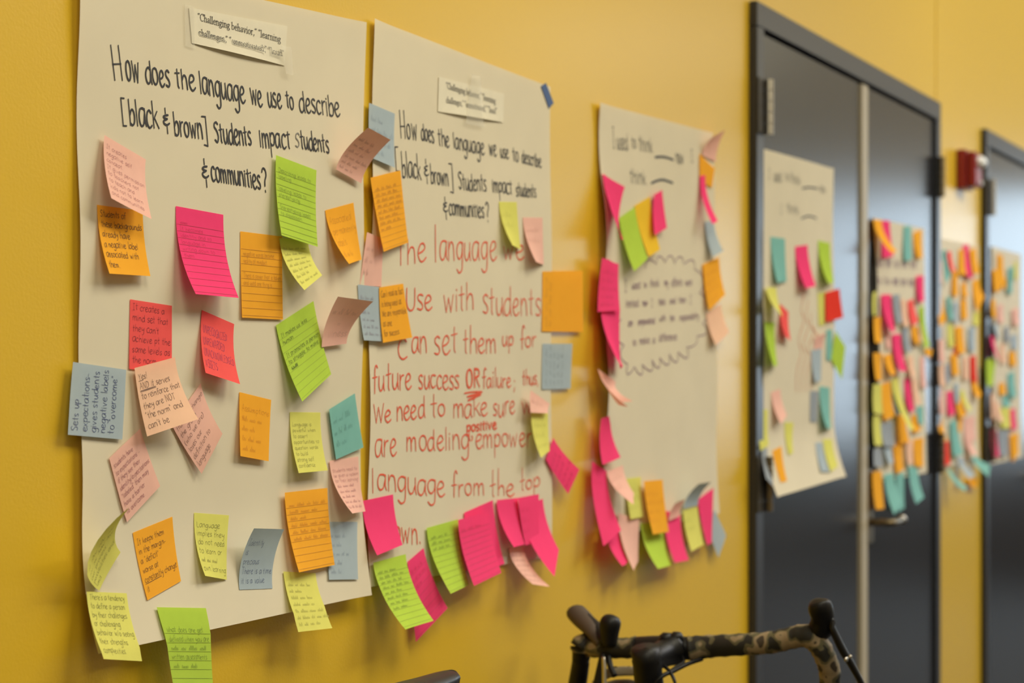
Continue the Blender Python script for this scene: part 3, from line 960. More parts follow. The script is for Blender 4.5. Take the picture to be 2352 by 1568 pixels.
strip(P1, [(434, 17), (660, 60), (654, 151), (441, 99)],
      [("<Challenging behavior,> <learning", 459, 45, 648, 97, 16), ("challenges,> <unmotivated,> <loud>", 461, 80, 652, 131, 15)],
      'white printed strip reading Challenging behavior at the top of the nearest chart')
strip(P2, [(1008, 176), (1158, 215), (1156, 281), (1006, 256)],
      [("<Challenging behavior,> <learning", 1026, 202, 1142, 238, 14), ("challenges,> <unmotivated,> <loud>", 1026, 235, 1145, 262, 14)],
      'white printed strip taped high on the second chart from the left')
tape(P1, [(646, 104), (670, 109), (674, 173), (657, 169)], 0.0065, M_CLEAR, 'clear_tape', 'frosted clear tape at the right end of the nearest printed strip', 'tape', 'clear tape pieces')
tape(P1, [(424, 10), (446, 15), (448, 112), (426, 106)], 0.0022, M_CLEAR, 'clear_tape', 'frosted clear tape at the left end of the nearest printed strip', 'tape', 'clear tape pieces')
tape(P2, [(1084, 170), (1104, 175), (1112, 292), (1070, 284)], 0.0052, M_CLEAR, 'clear_tape', 'frosted clear tape over the middle of the strip on the second chart', 'tape', 'clear tape pieces')
o = tape(P2, [(1243, 198), (1254, 190), (1272, 237), (1261, 249)], 0.0012, M_TAPE, 'painters_tape', 'blue painters tape on the top right corner of the second chart', 'tape')


# ------------------------------------------------------------------ sticky notes
def solve_lift(px, anchor, e, base, lo=0.0, hi=0.07):
    a0 = WP(px[0], px[1], base)
    a1 = WP(px[0], px[1], base + 0.01)
    c1 = ((a1[0] - a0[0]) / 0.01, (a1[1] - a0[1]) / 0.01)
    den = c1[0] * e[0] + c1[1] * e[1]
    num = (anchor[0] - a0[0]) * e[0] + (anchor[1] - a0[1]) * e[1]
    L = num / den if abs(den) > 1e-6 else lo
    return max(lo, min(hi, L))


class Note:
    def __init__(s, chart, px, lay, stuck='t', lift=None, p=1.9, scale=1.0):
        """stuck: which edge holds (t, b, l, r) or c = all corners given in lift"""
        s.stuck, s.p = stuck, p
        s.chart, s.lay = chart, lay
        base = []
        for x, y in px:
            o_ = chart.base
            for _ in range(3):
                a, b = WP(x, y, o_ + lay)
                o_ = chart.off(a, b)
            base.append(o_ + lay)
        L = [0, 0, 0, 0]
        P0 = [WP(x, y, bb) for (x, y), bb in zip(px, base)]
        pairs = {'t': ((0, 1), (3, 2)), 'b': ((3, 2), (0, 1)), 'l': ((0, 3), (1, 2)), 'r': ((1, 2), (0, 3))}
        if lift is not None and len(lift) == 4:
            L = list(lift)
        elif stuck in pairs:
            (h0, h1), (f0, f1) = pairs[stuck]
            e = (P0[h1][0] - P0[h0][0], P0[h1][1] - P0[h0][1])
            if lift is not None:
                L[f0], L[f1] = lift
            else:
                L[f0] = solve_lift(px[f0], P0[h0], e, base[f0], 0.001)
                L[f1] = solve_lift(px[f1], P0[h1], e, base[f1], 0.001)
        s.L = L
        s.base = base
        s.C = [WP(x, y, bb + l) for (x, y), bb, l in zip(px, base, L)]
        s.W = (math.dist(s.C[0], s.C[1]) + math.dist(s.C[3], s.C[2])) / 2
        s.H = (math.dist(s.C[0], s.C[3]) + math.dist(s.C[1], s.C[2])) / 2
        lh = ((L[3] + L[2]) / 2 - (L[0] + L[1]) / 2)
        s.H = math.hypot(s.H, lh)

    def pt(s, u, v):
        w_ = ((1 - u) * (1 - v), u * (1 - v), u * v, (1 - u) * v)
        x = sum(a * c[0] for a, c in zip(w_, s.C))
        z = sum(a * c[1] for a, c in zip(w_, s.C))
        b = s.chart.off(x, z) + s.lay
        L, p = s.L, s.p
        if s.stuck in 'tb':
            l = (L[0] * (1 - u) + L[1] * u) * max(0, 1 - v) ** p + (L[3] * (1 - u) + L[2] * u) * max(0, v) ** p
        elif s.stuck in 'lr':
            l = (L[0] * (1 - v) + L[3] * v) * max(0, 1 - u) ** p + (L[1] * (1 - v) + L[2] * v) * max(0, u) ** p
        else:
            l = sum(li * max(0, a) ** p for li, a in zip(L, w_))
        return Vector((x, -(b + l), z))

    def surf(s, a, b):
        """point just proud of the writing side at metric position a right, b down"""
        u, v = a / s.W, b / s.H
        h = 0.02
        P = s.pt(u, v)
        n = -(s.pt(u + h, v) - s.pt(u - h, v)).cross(s.pt(u, v + h) - s.pt(u, v - h))
        return P + n.normalized() * 0.0004


NOTES = []


def note(chart, col, px, label=None, text=None, ruled=0, stuck='t', lift=None, lay=0.0008, p=1.9, rot=0, ink='pen', amt=0.55,
         fs=1.0, seed=None, res=(6, 10), group=None, start=0.16, pen=0.00055, ul=None):
    q = Note(chart, px, lay, stuck, lift, p)
    nu, nv = res
    if stuck in 'lr': nu, nv = nv, nu
    V = [q.pt(i / nu, j / nv) for j in range(nv + 1) for i in range(nu + 1)]
    Fc = [(j * (nu + 1) + i, (j + 1) * (nu + 1) + i, (j + 1) * (nu + 1) + i + 1, j * (nu + 1) + i + 1) for j in range(nv) for i in range(nu)]
    o = mesh_obj('sticky_note', V, Fc, NM[col], None, V[0], smooth=True)
    tag(o, label, 'sticky note', group or 'sticky notes')
    NOTES.append((o, chart, col, px))
    og = o.location
    W, H = q.W, q.H
    rnd = random.Random(len(NOTES) * 31 + (seed or 0))
    if ruled:
        V2, F2 = [], []
        for k in range(ruled):
            b = H * (0.20 + 0.77 * k / (ruled - 1))
            ribbon([(W * (0.01 + 0.98 * t / 8), b) for t in range(9)], 0.0005, V2, F2)
        mesh_obj('ruled_lines', [q.surf(*v_) for v_ in V2], F2, pen_mat(col, (0.10, 0.08, 0.06), 0.45), o, og)
    if text:
        V2, F2 = [], []
        Wt, Ht = (W, H) if rot == 0 else (H, W)
        n = len(text)
        lh = min(Ht * (0.94 - start) / n, 0.016) if not ruled else H * 0.77 / (ruled - 1)
        st0 = Ht * start if not ruled else H * 0.20 - lh * 0.12
        full = Wt * 0.90
        lens = [text_strokes(t, jit=0, rnd=rnd)[1] if not t.startswith('~') else 0 for t in text]
        unit = min(full / max(max(lens), 30), lh * 0.115) * fs if max(lens) > 0 else lh * 0.085
        for i, t in enumerate(text):
            yb = st0 + lh * (i + (0.75 if not ruled else 0.0))
            if t.startswith('~'):
                # writing too small or faint to read: joined-up strokes, word by word
                frac = float(t[1:] or 0.8)
                x = Wt * 0.08
                strokes = []
                while x < Wt * (0.06 + frac * 0.88):
                    wl = rnd.uniform(0.10, 0.22) * Wt
                    k = max(3, int(wl / (lh * 0.22)))
                    pts = []
                    for m_ in range(k * 2):
                        up_ = (m_ % 2) * lh * rnd.choice((0.26, 0.3, 0.34, 0.55))
                        pts.append((x + wl * m_ / (2 * k), yb - up_))
                    strokes.append(catmull(pts, 2))
                    x += wl + Wt * 0.05
                for s_ in strokes:
                    s2 = s_ if rot == 0 else [(b, H - a) for a, b in s_]
                    ribbon(s2, pen * 0.7, V2, F2)
                continue
            st, Wd = text_strokes(t, jit=0.18, rnd=rnd)
            ux = unit
            uy = min(lh * 0.066, ux * 1.4) * (1.0 if fs <= 1 else fs)
            x0 = Wt * 0.06
            for s_ in st:
                s2 = [(x0 + a * ux, yb - b * uy) for a, b in s_]
                if rot: s2 = [(b, H - a) for a, b in s2]
                ribbon(subdiv(s2, 0.012), pen * 0.72, V2, F2)
            if ul and i in ul:
                for r_ in range(ul[i]):
                    s2 = [(x0, yb + lh * (0.12 + 0.1 * r_)), (x0 + ux * Wd * 0.5, yb + lh * (0.1 + 0.1 * r_))]
                    ribbon(subdiv(s2, 0.01), pen, V2, F2)
        im = {'pen': (0.03, 0.03, 0.05), 'blue': (0.05, 0.06, 0.20), 'plum': (0.18, 0.03, 0.10)}[ink]
        mesh_obj('handwriting', [q.surf(*v_) for v_ in V2], F2, pen_mat(col, im, amt), o, og)
    return o


PK, CR, OR, GR, YE, BL, TE, PP, PE = 'hot pink', 'coral red', 'orange', 'lime green', 'pale yellow', 'blue grey', 'teal', 'pale pink', 'peach'
g1 = 'notes on the nearest chart'
note(P1, PP, [(240, 310), (335, 366), (349, 503), (253, 455)], 'pale pink note highest on the nearest chart, overlapping an orange one', ["It creates", "negative self", "concept.", "It gives permission", "to teachers not", "to teach and", "kids not to learn", "and communities"], lay=0.005, ink='plum', amt=0.6, group=g1, start=0.1, p=1.6)
note(P1, OR, [(223, 470), (328, 484), (346, 634), (250, 628)], 'orange note in bold black pen starting Students of, under the top pale pink note', ["Students of", "these backgrounds", "already have", "a negative label", "associated with", "them."], amt=0.85, pen=0.0009, group=g1, start=0.05, fs=1.0)
note(P1, PK, [(404, 473), (513, 493), (548, 684), (450, 675)], 'large ruled hot pink note left of centre on the nearest chart, bottom curling out', ["~.25", "It becomes", "identity and to", "language in", "writing down to", "them"], ruled=11, group=g1, p=2.2, amt=0.35)
note(P1, OR, [(552, 531), (648, 543), (650, 734), (556, 729)], 'long ruled orange note lying flat at the middle of the nearest chart', ["~0", "negative words become", "reality of mindset.", "~0", "There is power that is taken", "and used one thing is"], ruled=10, group=g1, lift=(0.003, 0.002), amt=0.45)
note(P1, GR, [(634, 356), (727, 391), (730, 567), (647, 540)], 'ruled lime green note just right of the word communities', ["Describing leads to", "labeling", "~0", "labeling leads to", "stereotyping", "~0", "Stereotyping leads", "to dispassion"], ruled=11, lay=0.005, group=g1, amt=0.6)
note(P1, YE, [(642, 546), (708, 552), (740, 632), (699, 666)], 'pale yellow note hanging crooked beneath the upper green note', ["~.9", "~.8", "~.7", "~.9", "~.8", "~.6", "~.9"], amt=0.4, group=g1)
note(P1, OR, [(747, 483), (812, 465), (831, 596), (802, 606)], 'plain orange note tilting near the upper right edge of the nearest chart', ["Associated", "permanently", "labels", "~.5"], amt=0.5, group=g1, start=0.12)
note(P1, PP, [(844, 293), (897, 321), (830, 421), (772, 389)], 'shaded pink note bridging the first two charts at the top, upper edge peeling out', ["~.6", "~.8", "~.7", "~.8", "~.6", "~.5"], stuck='b', lay=0.007, amt=0.5, group=g1, p=1.7)
note(P1, PP, [(776, 681), (861, 692), (796, 789), (739, 797)], 'shaded pink note peeling upward, marked with an equals sign and illness', ["~.8", "   =", " illness"], stuck='b', lay=0.007, amt=0.5, group=g1, p=1.7)
note(P1, CR, [(299, 687), (395, 702), (395, 856), (297, 847)], 'coral red note with writing starting It creates a mind set', ["It creates a", "mind set that", "they can't", "achieve pt the", "same levels as", "the norm"], amt=0.8, lift=(0.001, 0.001), group=g1, start=0.03, pen=0.0007)
note(P1, CR, [(464, 712), (538, 744), (551, 882), (472, 856)], 'coral red note listing words in capitals, right of the other coral note', ["UNRECOGNIZED", "UNREWARDED", "UNACKNOWLEDGED", "ASSETS"], amt=0.8, group=g1, start=0.2, pen=0.0006, ink='blue')
note(P1, BL, [(168, 831), (290, 849), (281, 1009), (156, 998)], 'blue grey note with sideways writing overhanging the left edge of the nearest chart', ["Sets up", "expectations-", "gives students", "negative labels", 'to "overcome"'], rot=1, amt=0.9, pen=0.0009, lift=(0.001, 0.001), lay=0.003, group=g1, start=0.03, ink='blue')
note(P1, PE, [(309, 845), (402, 820), (455, 962), (338, 1002)], 'peach note starting Yes! with AND underlined, over two pink notes', ["Yes!", "AND it serves", "to reinforce that", "they are NOT", '"the norm" and', "can't be"], lay=0.006, amt=0.8, group=g1, pen=0.0008, start=0.08, ul={0: 1, 1: 2})
note(P1, PP, [(394, 975), (461, 880), (511, 996), (463, 1088)], 'pale pink note turned diagonally behind the right of the peach Yes! note', ["How we change", "the group", "(who we are)", "loses our", "definition to", "language"], amt=0.75, group=g1, lay=0.002, pen=0.0006, start=0.08, lift=(0.006, 0.016))
note(P1, PP, [(251, 1052), (322, 984), (368, 1116), (292, 1199)], 'pale pink note with dense plum writing below the peach Yes! note', ["students have", "to expectations -", "if they see their", "identity/expectations", '"labeled" then may', "have a barrier", "to overcome."], amt=0.75, group=g1, lay=0.002, pen=0.0006, ink='plum', start=0.1)
note(P1, YE, [(201, 1318), (288, 1164), (277, 1268), (228, 1356)], 'pale yellow note curling up to a point near the left edge', ["~.9", "~.9", "our process", "possibilities and", "limit"], stuck='c', lift=(0.022, 0.062, 0.006, 0.001), lay=0.004, amt=0.7, group=g1, p=1.5)
note(P1, OR, [(305, 1223), (396, 1186), (416, 1334), (339, 1378)], 'bright orange note starting It keeps them, one word underlined, low on the nearest chart', ["It keeps them", "in the margin-", 'a "deficit"', "worse at", "constantly change", "it"], amt=0.85, group=g1, pen=0.0007, ul={4: 1}, start=0.1)
note(P1, YE, [(446, 1177), (526, 1183), (521, 1331), (472, 1322)], 'pale yellow note starting Language, bottom left corner rolled out', ["Language", "implies they", "do not need", "to learn or", "~.5", "own learning"], amt=0.7, group=g1, pen=0.0006, start=0.12, p=2.3)
note(P1, BL, [(584, 1213), (653, 1215), (626, 1351), (550, 1354)], 'dark-shaded blue grey note leaning out at its top, low middle of the nearest chart', ["Identity", "is", "precious", "There is a time", "it is a value"], stuck='b', amt=0.75, ink='blue', group=g1, pen=0.0007, p=1.8)
note(P1, OR, [(654, 1131), (752, 1120), (769, 1297), (687, 1314)], 'long ruled orange note near the bottom right of the nearest chart, over yellow', ["~.9", "~.8", "~.5", "~.9", "~.8", "~.9"], ruled=10, lay=0.006, group=g1, amt=0.35)
note(P1, BL, [(754, 1198), (821, 1198), (823, 1330), (756, 1331)], 'faded blue grey note flat at the lower right edge of the nearest chart', ["~.6", "~.4", "~.7", "~.3", "~.5"], lift=(0.001, 0.001), amt=0.4, group=g1, lay=0.002, ink='blue')
note(P1, YE, [(651, 1312), (725, 1316), (762, 1442), (684, 1451)], 'pale yellow note hanging past the bottom edge under the long orange note', ["~.7", "~.5", "~.8", "~.7", "~.8", "~.95", "~.7"], amt=0.4, group=g1, lay=0.002)
note(P1, YE, [(199, 1358), (291, 1362), (326, 1518), (238, 1513)], "pale yellow note at the lower left corner starting There's a tendency", ["There's a tendency", "to define a person", "by their challenges", "or challenging", "behavior w/o seeing", "their strengths", "complexities."], amt=0.7, group=g1, pen=0.0006, start=0.02, lay=0.003, lift=(0.012, 0.012))
note(P1, GR, [(360, 1394), (473, 1396), (499, 1690), (422, 1690)], 'ruled lime green note hanging off the bottom of the nearest chart', ["what does one get", "defined when you are", "~.9", "written assessments", "~.7"], ruled=12, amt=0.6, group=g1, lay=0.003, lift=(0.016, 0.010))
note(P1, OR, [(550, 900), (623, 918), (617, 1059), (552, 1047)], 'plain orange note right of centre, below the coral notes', ["Assumptions", "~.7", "~.4", "~.6", "~.5"], amt=0.4, group=g1, p=1.2, lift=(0.008, 0.006))
note(P1, YE, [(666, 946), (736, 947), (753, 1080), (686, 1086)], 'pale yellow note densely written, between the lower green note and long orange note', ["Language is", "powerful when", "to assert", "opportunities to", "question words", "to build", "strong self", "confidence"], amt=0.6, group=g1, pen=0.0006)
note(P1, TE, [(756, 940), (815, 903), (835, 1027), (772, 1055)], 'teal note on the right edge of the nearest chart', ["~.8", "~.7", "~.3"], amt=0.4, group=g1, lay=0.004)
note(P1, GR, [(634, 747), (720, 691), (761, 859), (694, 922)], 'ruled lime green note tilted up to the right, beside the peeling illness note', ["It makes us less", "human", "~0", "It promotes a person", "to struggle to make", "~.2"], ruled=10, amt=0.8, group=g1, pen=0.0007, lay=0.002)
note(P1, PP, [(757, 1058), (823, 1048), (840, 1174), (812, 1179)], 'pale pink note below the teal note, tip reaching the gap between charts', ["Students need to", "be given a reason", "for their learning", "~.7", "~.8", "~.6", "~.9", "~.8"], amt=0.5, group=g1, ink='plum', pen=0.0006, lay=0.002)

g2 = 'notes on the second chart'
note(P2, BL, [(848, 236), (907, 261), (907, 385), (850, 361)], 'blue grey note at the upper left of the second chart, behind a pink one', ["~.6", "~.9", "~.8", "~.5"], amt=0.45, group=g2, ink='blue', lift=(0.004, 0.006))
note(P2, OR, [(851, 408), (920, 391), (938, 557), (880, 578)], 'long ruled orange note at the upper left of the second chart', ["~.8", "~.9", "~.85", "~.9", "~.9", "~.7", "~.8", "~.4"], ruled=11, amt=0.45, group=g2, lay=0.003)
note(P2, PP, [(843, 533), (880, 548), (876, 658), (826, 655)], 'pale pink note tucked under the long orange note of the second chart', ["~.4", "~.5", "~.2"], amt=0.4, group=g2, lay=0.001, stuck='r', lift=(0.002, 0.002))
note(P2, BL, [(822, 653), (871, 659), (886, 784), (836, 781)], 'pale blue grey note with purple writing straddling the gap between the first two charts', ["~.6", "~.5", "~.4", "~.7", "~.8", "~.9"], amt=0.5, group=g2, lay=0.004, lift=(0.004, 0.002), ink='plum')
note(P2, OR, [(871, 660), (926, 651), (947, 775), (880, 787)], 'small orange note with short dark lines left of the red word Use', ["Can't read as fact", "is being used as", "We are responsible", "as one", "for success"], amt=0.8, group=g2, lay=0.005, lift=(0.004, 0.003), pen=0.0008, start=0.05)
note(P2, YE, [(1146, 463), (1187, 464), (1196, 573), (1178, 563)], 'pale yellow note curling out at the right of the second headline', ["~.5", "~.6"], amt=0.25, group=g2)
note(P2, PP, [(1201, 499), (1246, 500), (1249, 608), (1231, 601)], 'pale pink note near the right edge of the second chart, below the headline', ["~.7", "~.8"], amt=0.3, group=g2)
note(P2, OR, [(1246, 623), (1338, 622), (1339, 762), (1245, 761)], 'large orange note with sideways writing overhanging the right edge onto yellow wall', ["~.9", "~.8"], rot=1, amt=0.55, group=g2, lift=(0.001, 0.001), start=0.04)
note(P2, BL, [(1246, 789), (1315, 789), (1311, 892), (1245, 894)], 'blue grey note with sideways writing below the overhanging orange note', ["~.9", "~.9", "~.9", "~.8", "~.9"], rot=1, amt=0.6, group=g2, lift=(0.001, 0.001), start=0.06)
note(P2, PP, [(1219, 896), (1263, 927), (1259, 949), (1219, 947)], 'thin pale pink note above the yellow one on the right edge', ["~.8"], amt=0.35, group=g2, lift=(0.006, 0.006), lay=0.012)
note(P2, YE, [(1220, 947), (1259, 948), (1263, 1035), (1243, 1051)], 'pale yellow note hanging on the right edge of the second chart', ["~.9", "~.8", "~.9"], amt=0.3, group=g2, lay=0.010)
note(P2, PK, [(1254, 1054), (1271, 1005), (1331, 1078), (1305, 1134)], 'hot pink note tilted diagonally, sticking out onto the wall beside the second chart', ["~.7", "~.8", "~.8", "~.9", "~.7"], amt=0.4, group=g2, lay=0.004, lift=(0.010, 0.018))
note(P2, PK, [(832, 1150), (903, 1135), (925, 1251), (866, 1275)], 'plain hot pink note at the lower left of the second chart', None, group=g2, lay=0.002)
note(P2, GR, [(857, 1292), (932, 1272), (996, 1425), (928, 1445)], 'ruled lime green note hanging low at the bottom left of the second chart', ["~.7", "~.8", "~.7", "~.8", "~.6", "~.8", "~.7", "~.6"], ruled=11, amt=0.5, group=g2, lay=0.005)
note(P2, PK, [(936, 1290), (973, 1258), (1028, 1396), (955, 1474)], 'long hot pink note behind the low hanging green note', ["~.8", "~.7", "~.5"], ruled=8, amt=0.3, group=g2, lay=0.002)
note(P2, GR, [(980, 1212), (1052, 1192), (1076, 1343), (1035, 1363)], 'ruled lime green note right of the red word down', ["~.6", "~.7", "~.6"], ruled=10, amt=0.5, group=g2, lay=0.003)
note(P2, PK, [(1066, 1177), (1132, 1148), (1159, 1294), (1095, 1320)], 'hot pink note mostly hidden behind another pink one below the word from', None, group=g2, lay=0.002)
note(P2, PK, [(1052, 1194), (1123, 1173), (1151, 1315), (1088, 1345)], 'ruled hot pink note right of the second green note at the bottom', ["~.6"], ruled=10, amt=0.3, group=g2, lay=0.012)
note(P2, PK, [(1195, 1165), (1247, 1145), (1284, 1262), (1274, 1324)], 'hot pink note hanging furthest right along the bottom of the second chart', None, group=g2, lay=0.002)
note(P2, PK, [(1141, 1148), (1190, 1143), (1205, 1250), (1180, 1256)], 'narrow twisted hot pink note below the red words the top', None, group=g2, lay=0.004)
note(P2, PK, [(1190, 1143), (1238, 1134), (1239, 1243), (1207, 1252)], 'faintly written hot pink note under the red word top', ["~.4", "~.5", "~.3"], amt=0.25, group=g2, lay=0.010, lift=(0.006, 0.004))
note(P2, PP, [(1169, 1258), (1203, 1253), (1263, 1347), (1223, 1341)], 'pale pink note curling out lowest at the right of the second chart', ["~.8", "~.9", "~.8", "~.7", "~.8", "~.7"], amt=0.45, group=g2, lay=0.002)

g3 = 'notes on the third chart'
note(P3, PK, [(1384, 398), (1435, 429), (1421, 548), (1414, 552)], 'hot pink note folding out at the upper left of the third chart', None, group=g3, lift=(0.030, 0.020), lay=0.002)
note(P3, GR, [(1422, 501), (1458, 475), (1488, 594), (1457, 623)], 'lime green note in a fan of three, above the purple cloud', None, group=g3, lay=0.006)
note(P3, 'golden yellow', [(1458, 472), (1493, 451), (1516, 573), (1490, 590)], 'golden yellow note between the green and pink ones above the purple cloud', None, group=g3, lay=0.003)
note(P3, PK, [(1503, 447), (1521, 436), (1532, 523), (1504, 540)], 'narrow hot pink note at the right of the fan of three', None, group=g3, lay=0.008, lift=(0.012, 0.004))
note(P3, PK, [(1608, 404), (1620, 402), (1653, 507), (1640, 515)], 'thin red pink strip-like note curling off the upper right of the third chart', None, group=g3, lay=0.003, lift=(0.030, 0.030))
note(P3, PP, [(1637, 316), (1666, 298), (1644, 372), (1613, 356)], 'translucent pale pink note flicking up at the top right of the third chart', None, group=g3, stuck='b', lay=0.003)
note(P3, OR, [(1607, 352), (1642, 386), (1636, 432), (1607, 412)], 'small orange note with a raised corner at the top right of the third chart', None, group=g3, lay=0.002, stuck='l')
note(P3, BL, [(1619, 509), (1640, 506), (1662, 576), (1638, 590)], 'pale blue grey note on the upper right edge of the third chart', None, group=g3, lay=0.002)
note(P3, OR, [(1614, 607), (1652, 590), (1666, 676), (1629, 714)], 'orange note hanging on the right edge beside the purple cloud', ["~.8", "~.7", "~.8", "~.6"], amt=0.25, group=g3, lay=0.003, lift=(0.008, 0.010))
note(P3, PE, [(1622, 721), (1655, 697), (1675, 762), (1648, 793)], 'peach note below the orange one on the right edge of the third chart', None, group=g3, lay=0.002)
note(P3, PK, [(1383, 592), (1421, 606), (1424, 712), (1373, 716)], 'hot pink note with faint lines left of the purple cloud', ["~.7", "~.6", "~.8", "~.7", "~.7"], amt=0.35, group=g3, lay=0.006, lift=(0.003, 0.006))
note(P3, PK, [(1380, 690), (1424, 712), (1426, 849), (1409, 838)], 'long hot pink note curling out below the lined pink note', None, group=g3, lay=0.003)
note(P3, PP, [(1373, 846), (1407, 878), (1437, 921), (1427, 934)], 'pale pink note twisted to a point at the left edge below the cloud', None, group=g3, lay=0.002, stuck='c', lift=(0.001, 0.010, 0.05, 0.05))
note(P3, PK, [(1381, 961), (1399, 955), (1425, 1050), (1384, 1067)], 'hot pink note alone at the lower left edge of the third chart', None, group=g3, lay=0.006, lift=(0.014, 0.012))
note(P3, PK, [(1360, 1059), (1393, 1081), (1420, 1217), (1386, 1254)], 'long hot pink note hanging past the lower left corner of the third chart', ["~.5"], amt=0.2, group=g3, lay=0.006, lift=(0.020, 0.020))
note(P3, PK, [(1393, 1222), (1421, 1215), (1444, 1290), (1421, 1299)], 'hot pink note lowest at the left corner of the third chart', None, group=g3, lay=0.004)
note(P3, PP, [(1395, 1083), (1431, 1068), (1457, 1133), (1452, 1158)], 'pale pink note scooping outward at the lower left of the third chart', ["~.7", "~.5"], amt=0.3, group=g3, lay=0.010)
note(P3, PP, [(1420, 1178), (1468, 1192), (1466, 1288), (1455, 1311)], 'pale pink note dangling below the bottom left corner of the third chart', None, group=g3, lay=0.004)
note(P3, YE, [(1438, 1099), (1472, 1095), (1478, 1186), (1449, 1192)], 'pale yellow note left of the orange note at the bottom of the third chart', ["~.5", "~.7", "~.6"], amt=0.3, group=g3, lay=0.003)
note(P3, OR, [(1479, 1105), (1522, 1101), (1536, 1221), (1500, 1227)], 'orange note with rounded top at the bottom middle of the third chart', ["~.7", "~.8", "~.7", "~.6"], amt=0.3, group=g3, lay=0.012, lift=(0.012, 0.006))
note(P3, GR, [(1472, 1202), (1524, 1198), (1544, 1297), (1512, 1306)], 'lime green note hanging under the orange one of the third chart', None, group=g3, lay=0.003)
note(P3, PK, [(1525, 1172), (1563, 1181), (1582, 1286), (1550, 1292)], 'hot pink note right of the green one at the bottom of the third chart', None, group=g3, lay=0.004)
note(P3, YE, [(1569, 1172), (1603, 1162), (1616, 1250), (1588, 1266)], 'pale yellow note between two pink ones at the bottom of the third chart', ["~.5", "~.6"], amt=0.25, group=g3, lay=0.006)
note(P3, PK, [(1603, 1147), (1639, 1120), (1635, 1246), (1625, 1252)], 'hot pink note twisting near the lower right corner of the third chart', None, group=g3, lay=0.008, lift=(0.012, 0.004))
note(P3, BL, [(1628, 1216), (1641, 1169), (1668, 1229), (1651, 1280)], 'pale blue grey diamond-shaped note at the lower right corner of the third chart', None, group=g3, lay=0.003, lift=(0.004, 0.004))
note(P3, BL, [(1604, 1111), (1634, 1106), (1603, 1160), (1571, 1168)], 'dark-shaded slate note peeling up near the lower right of the third chart', None, group=g3, lay=0.008, stuck='b')
note(P3, PP, [(1551, 1156), (1574, 1146), (1561, 1185), (1536, 1196)], 'small brownish pink note peeling up above the lower pink one', None, group=g3, lay=0.010, stuck='b')

g4 = 'notes on the left door leaf chart'
for col, px, lab, kw in (
    (TE, [(1770, 543), (1803, 548), (1807, 646), (1786, 649)], 'teal note leading the top row on the left door leaf chart', {}),
    (PK, [(1826, 566), (1855, 562), (1874, 657), (1851, 662)], 'hot pink note in the middle of the top row on the left door leaf chart', {}),
    (GR, [(1879, 552), (1906, 558), (1916, 649), (1903, 651)], 'lime green note ending the top row on the left door leaf chart', {}),
    (YE, [(1878, 673), (1898, 669), (1896, 745), (1882, 748)], 'pale yellow note half hidden behind the scarlet one on the door', {}),
    ('scarlet', [(1896, 672), (1928, 662), (1937, 729), (1898, 740)], 'flat scarlet square note overhanging the right edge of the door chart', dict(lay=0.004, lift=(0.003, 0.003))),
    (YE, [(1760, 660), (1783, 660), (1798, 726), (1789, 720)], 'pale yellow note sweeping over the coral one on the door chart', dict(lay=0.006)),
    (CR, [(1791, 697), (1811, 716), (1816, 783), (1804, 771)], 'coral red note below the teal note on the door chart', {}),
    (GR, [(1755, 738), (1779, 740), (1786, 839), (1772, 844)], 'lime green note on the left edge of the door chart', {}),
    (PP, [(1872, 775), (1898, 764), (1890, 800), (1869, 802)], 'brownish pink note peeling at its top on the door chart', dict(stuck='b')),
    (BL, [(1863, 805), (1887, 800), (1886, 873), (1873, 879)], 'pale blue grey note below the peeling pink one on the door chart', {}),
    (TE, [(1898, 757), (1912, 756), (1912, 826), (1899, 828)], 'thin teal note beside the green diamond on the door chart', dict(lift=(0.002, 0.002))),
    (GR, [(1909, 823), (1920, 759), (1942, 795), (1934, 871)], 'lime green diamond-shaped note overhanging the right edge of the door chart', dict(lay=0.003, lift=(0.006, 0.006))),
    ('grey', [(1861, 897), (1880, 898), (1877, 970), (1861, 968)], 'dark grey note left of the lower teal one on the door chart', {}),
    (TE, [(1882, 886), (1906, 890), (1910, 984), (1900, 983)], 'teal note lower on the right edge of the door chart', {}),
    (PP, [(1771, 901), (1792, 893), (1808, 954), (1794, 973)], 'pale pink note alone in the lower middle left of the door chart', {}),
    (YE, [(1747, 938), (1764, 941), (1766, 1021), (1747, 1035)], 'pale yellow note against the lower left edge of the door chart', dict(lift=(0.002, 0.003))),
    (YE, [(1802, 970), (1823, 970), (1822, 1040), (1812, 1044)], 'pale yellow note above the orange one on the door chart', {}),
    (OR, [(1774, 1035), (1795, 1024), (1808, 1104), (1794, 1108)], 'orange note near the bottom left of the door chart', {}),
    ('grey', [(1750, 1029), (1762, 1029), (1778, 1118), (1761, 1099)], 'pale grey note along the lower left edge of the door chart', dict(lift=(0.006, 0.004))),
    (BL, [(1873, 1016), (1889, 1016), (1906, 1083), (1887, 1083)], 'blue grey note near the bottom right of the door chart', dict(lift=(0.004, 0.004))),
    (YE, [(1890, 1008), (1911, 1008), (1926, 1070), (1909, 1083)], 'pale yellow note at the bottom right corner of the door chart', dict(lift=(0.006, 0.004)))):
    note(P4, col, px, lab, group=g4, res=(4, 7), **kw)

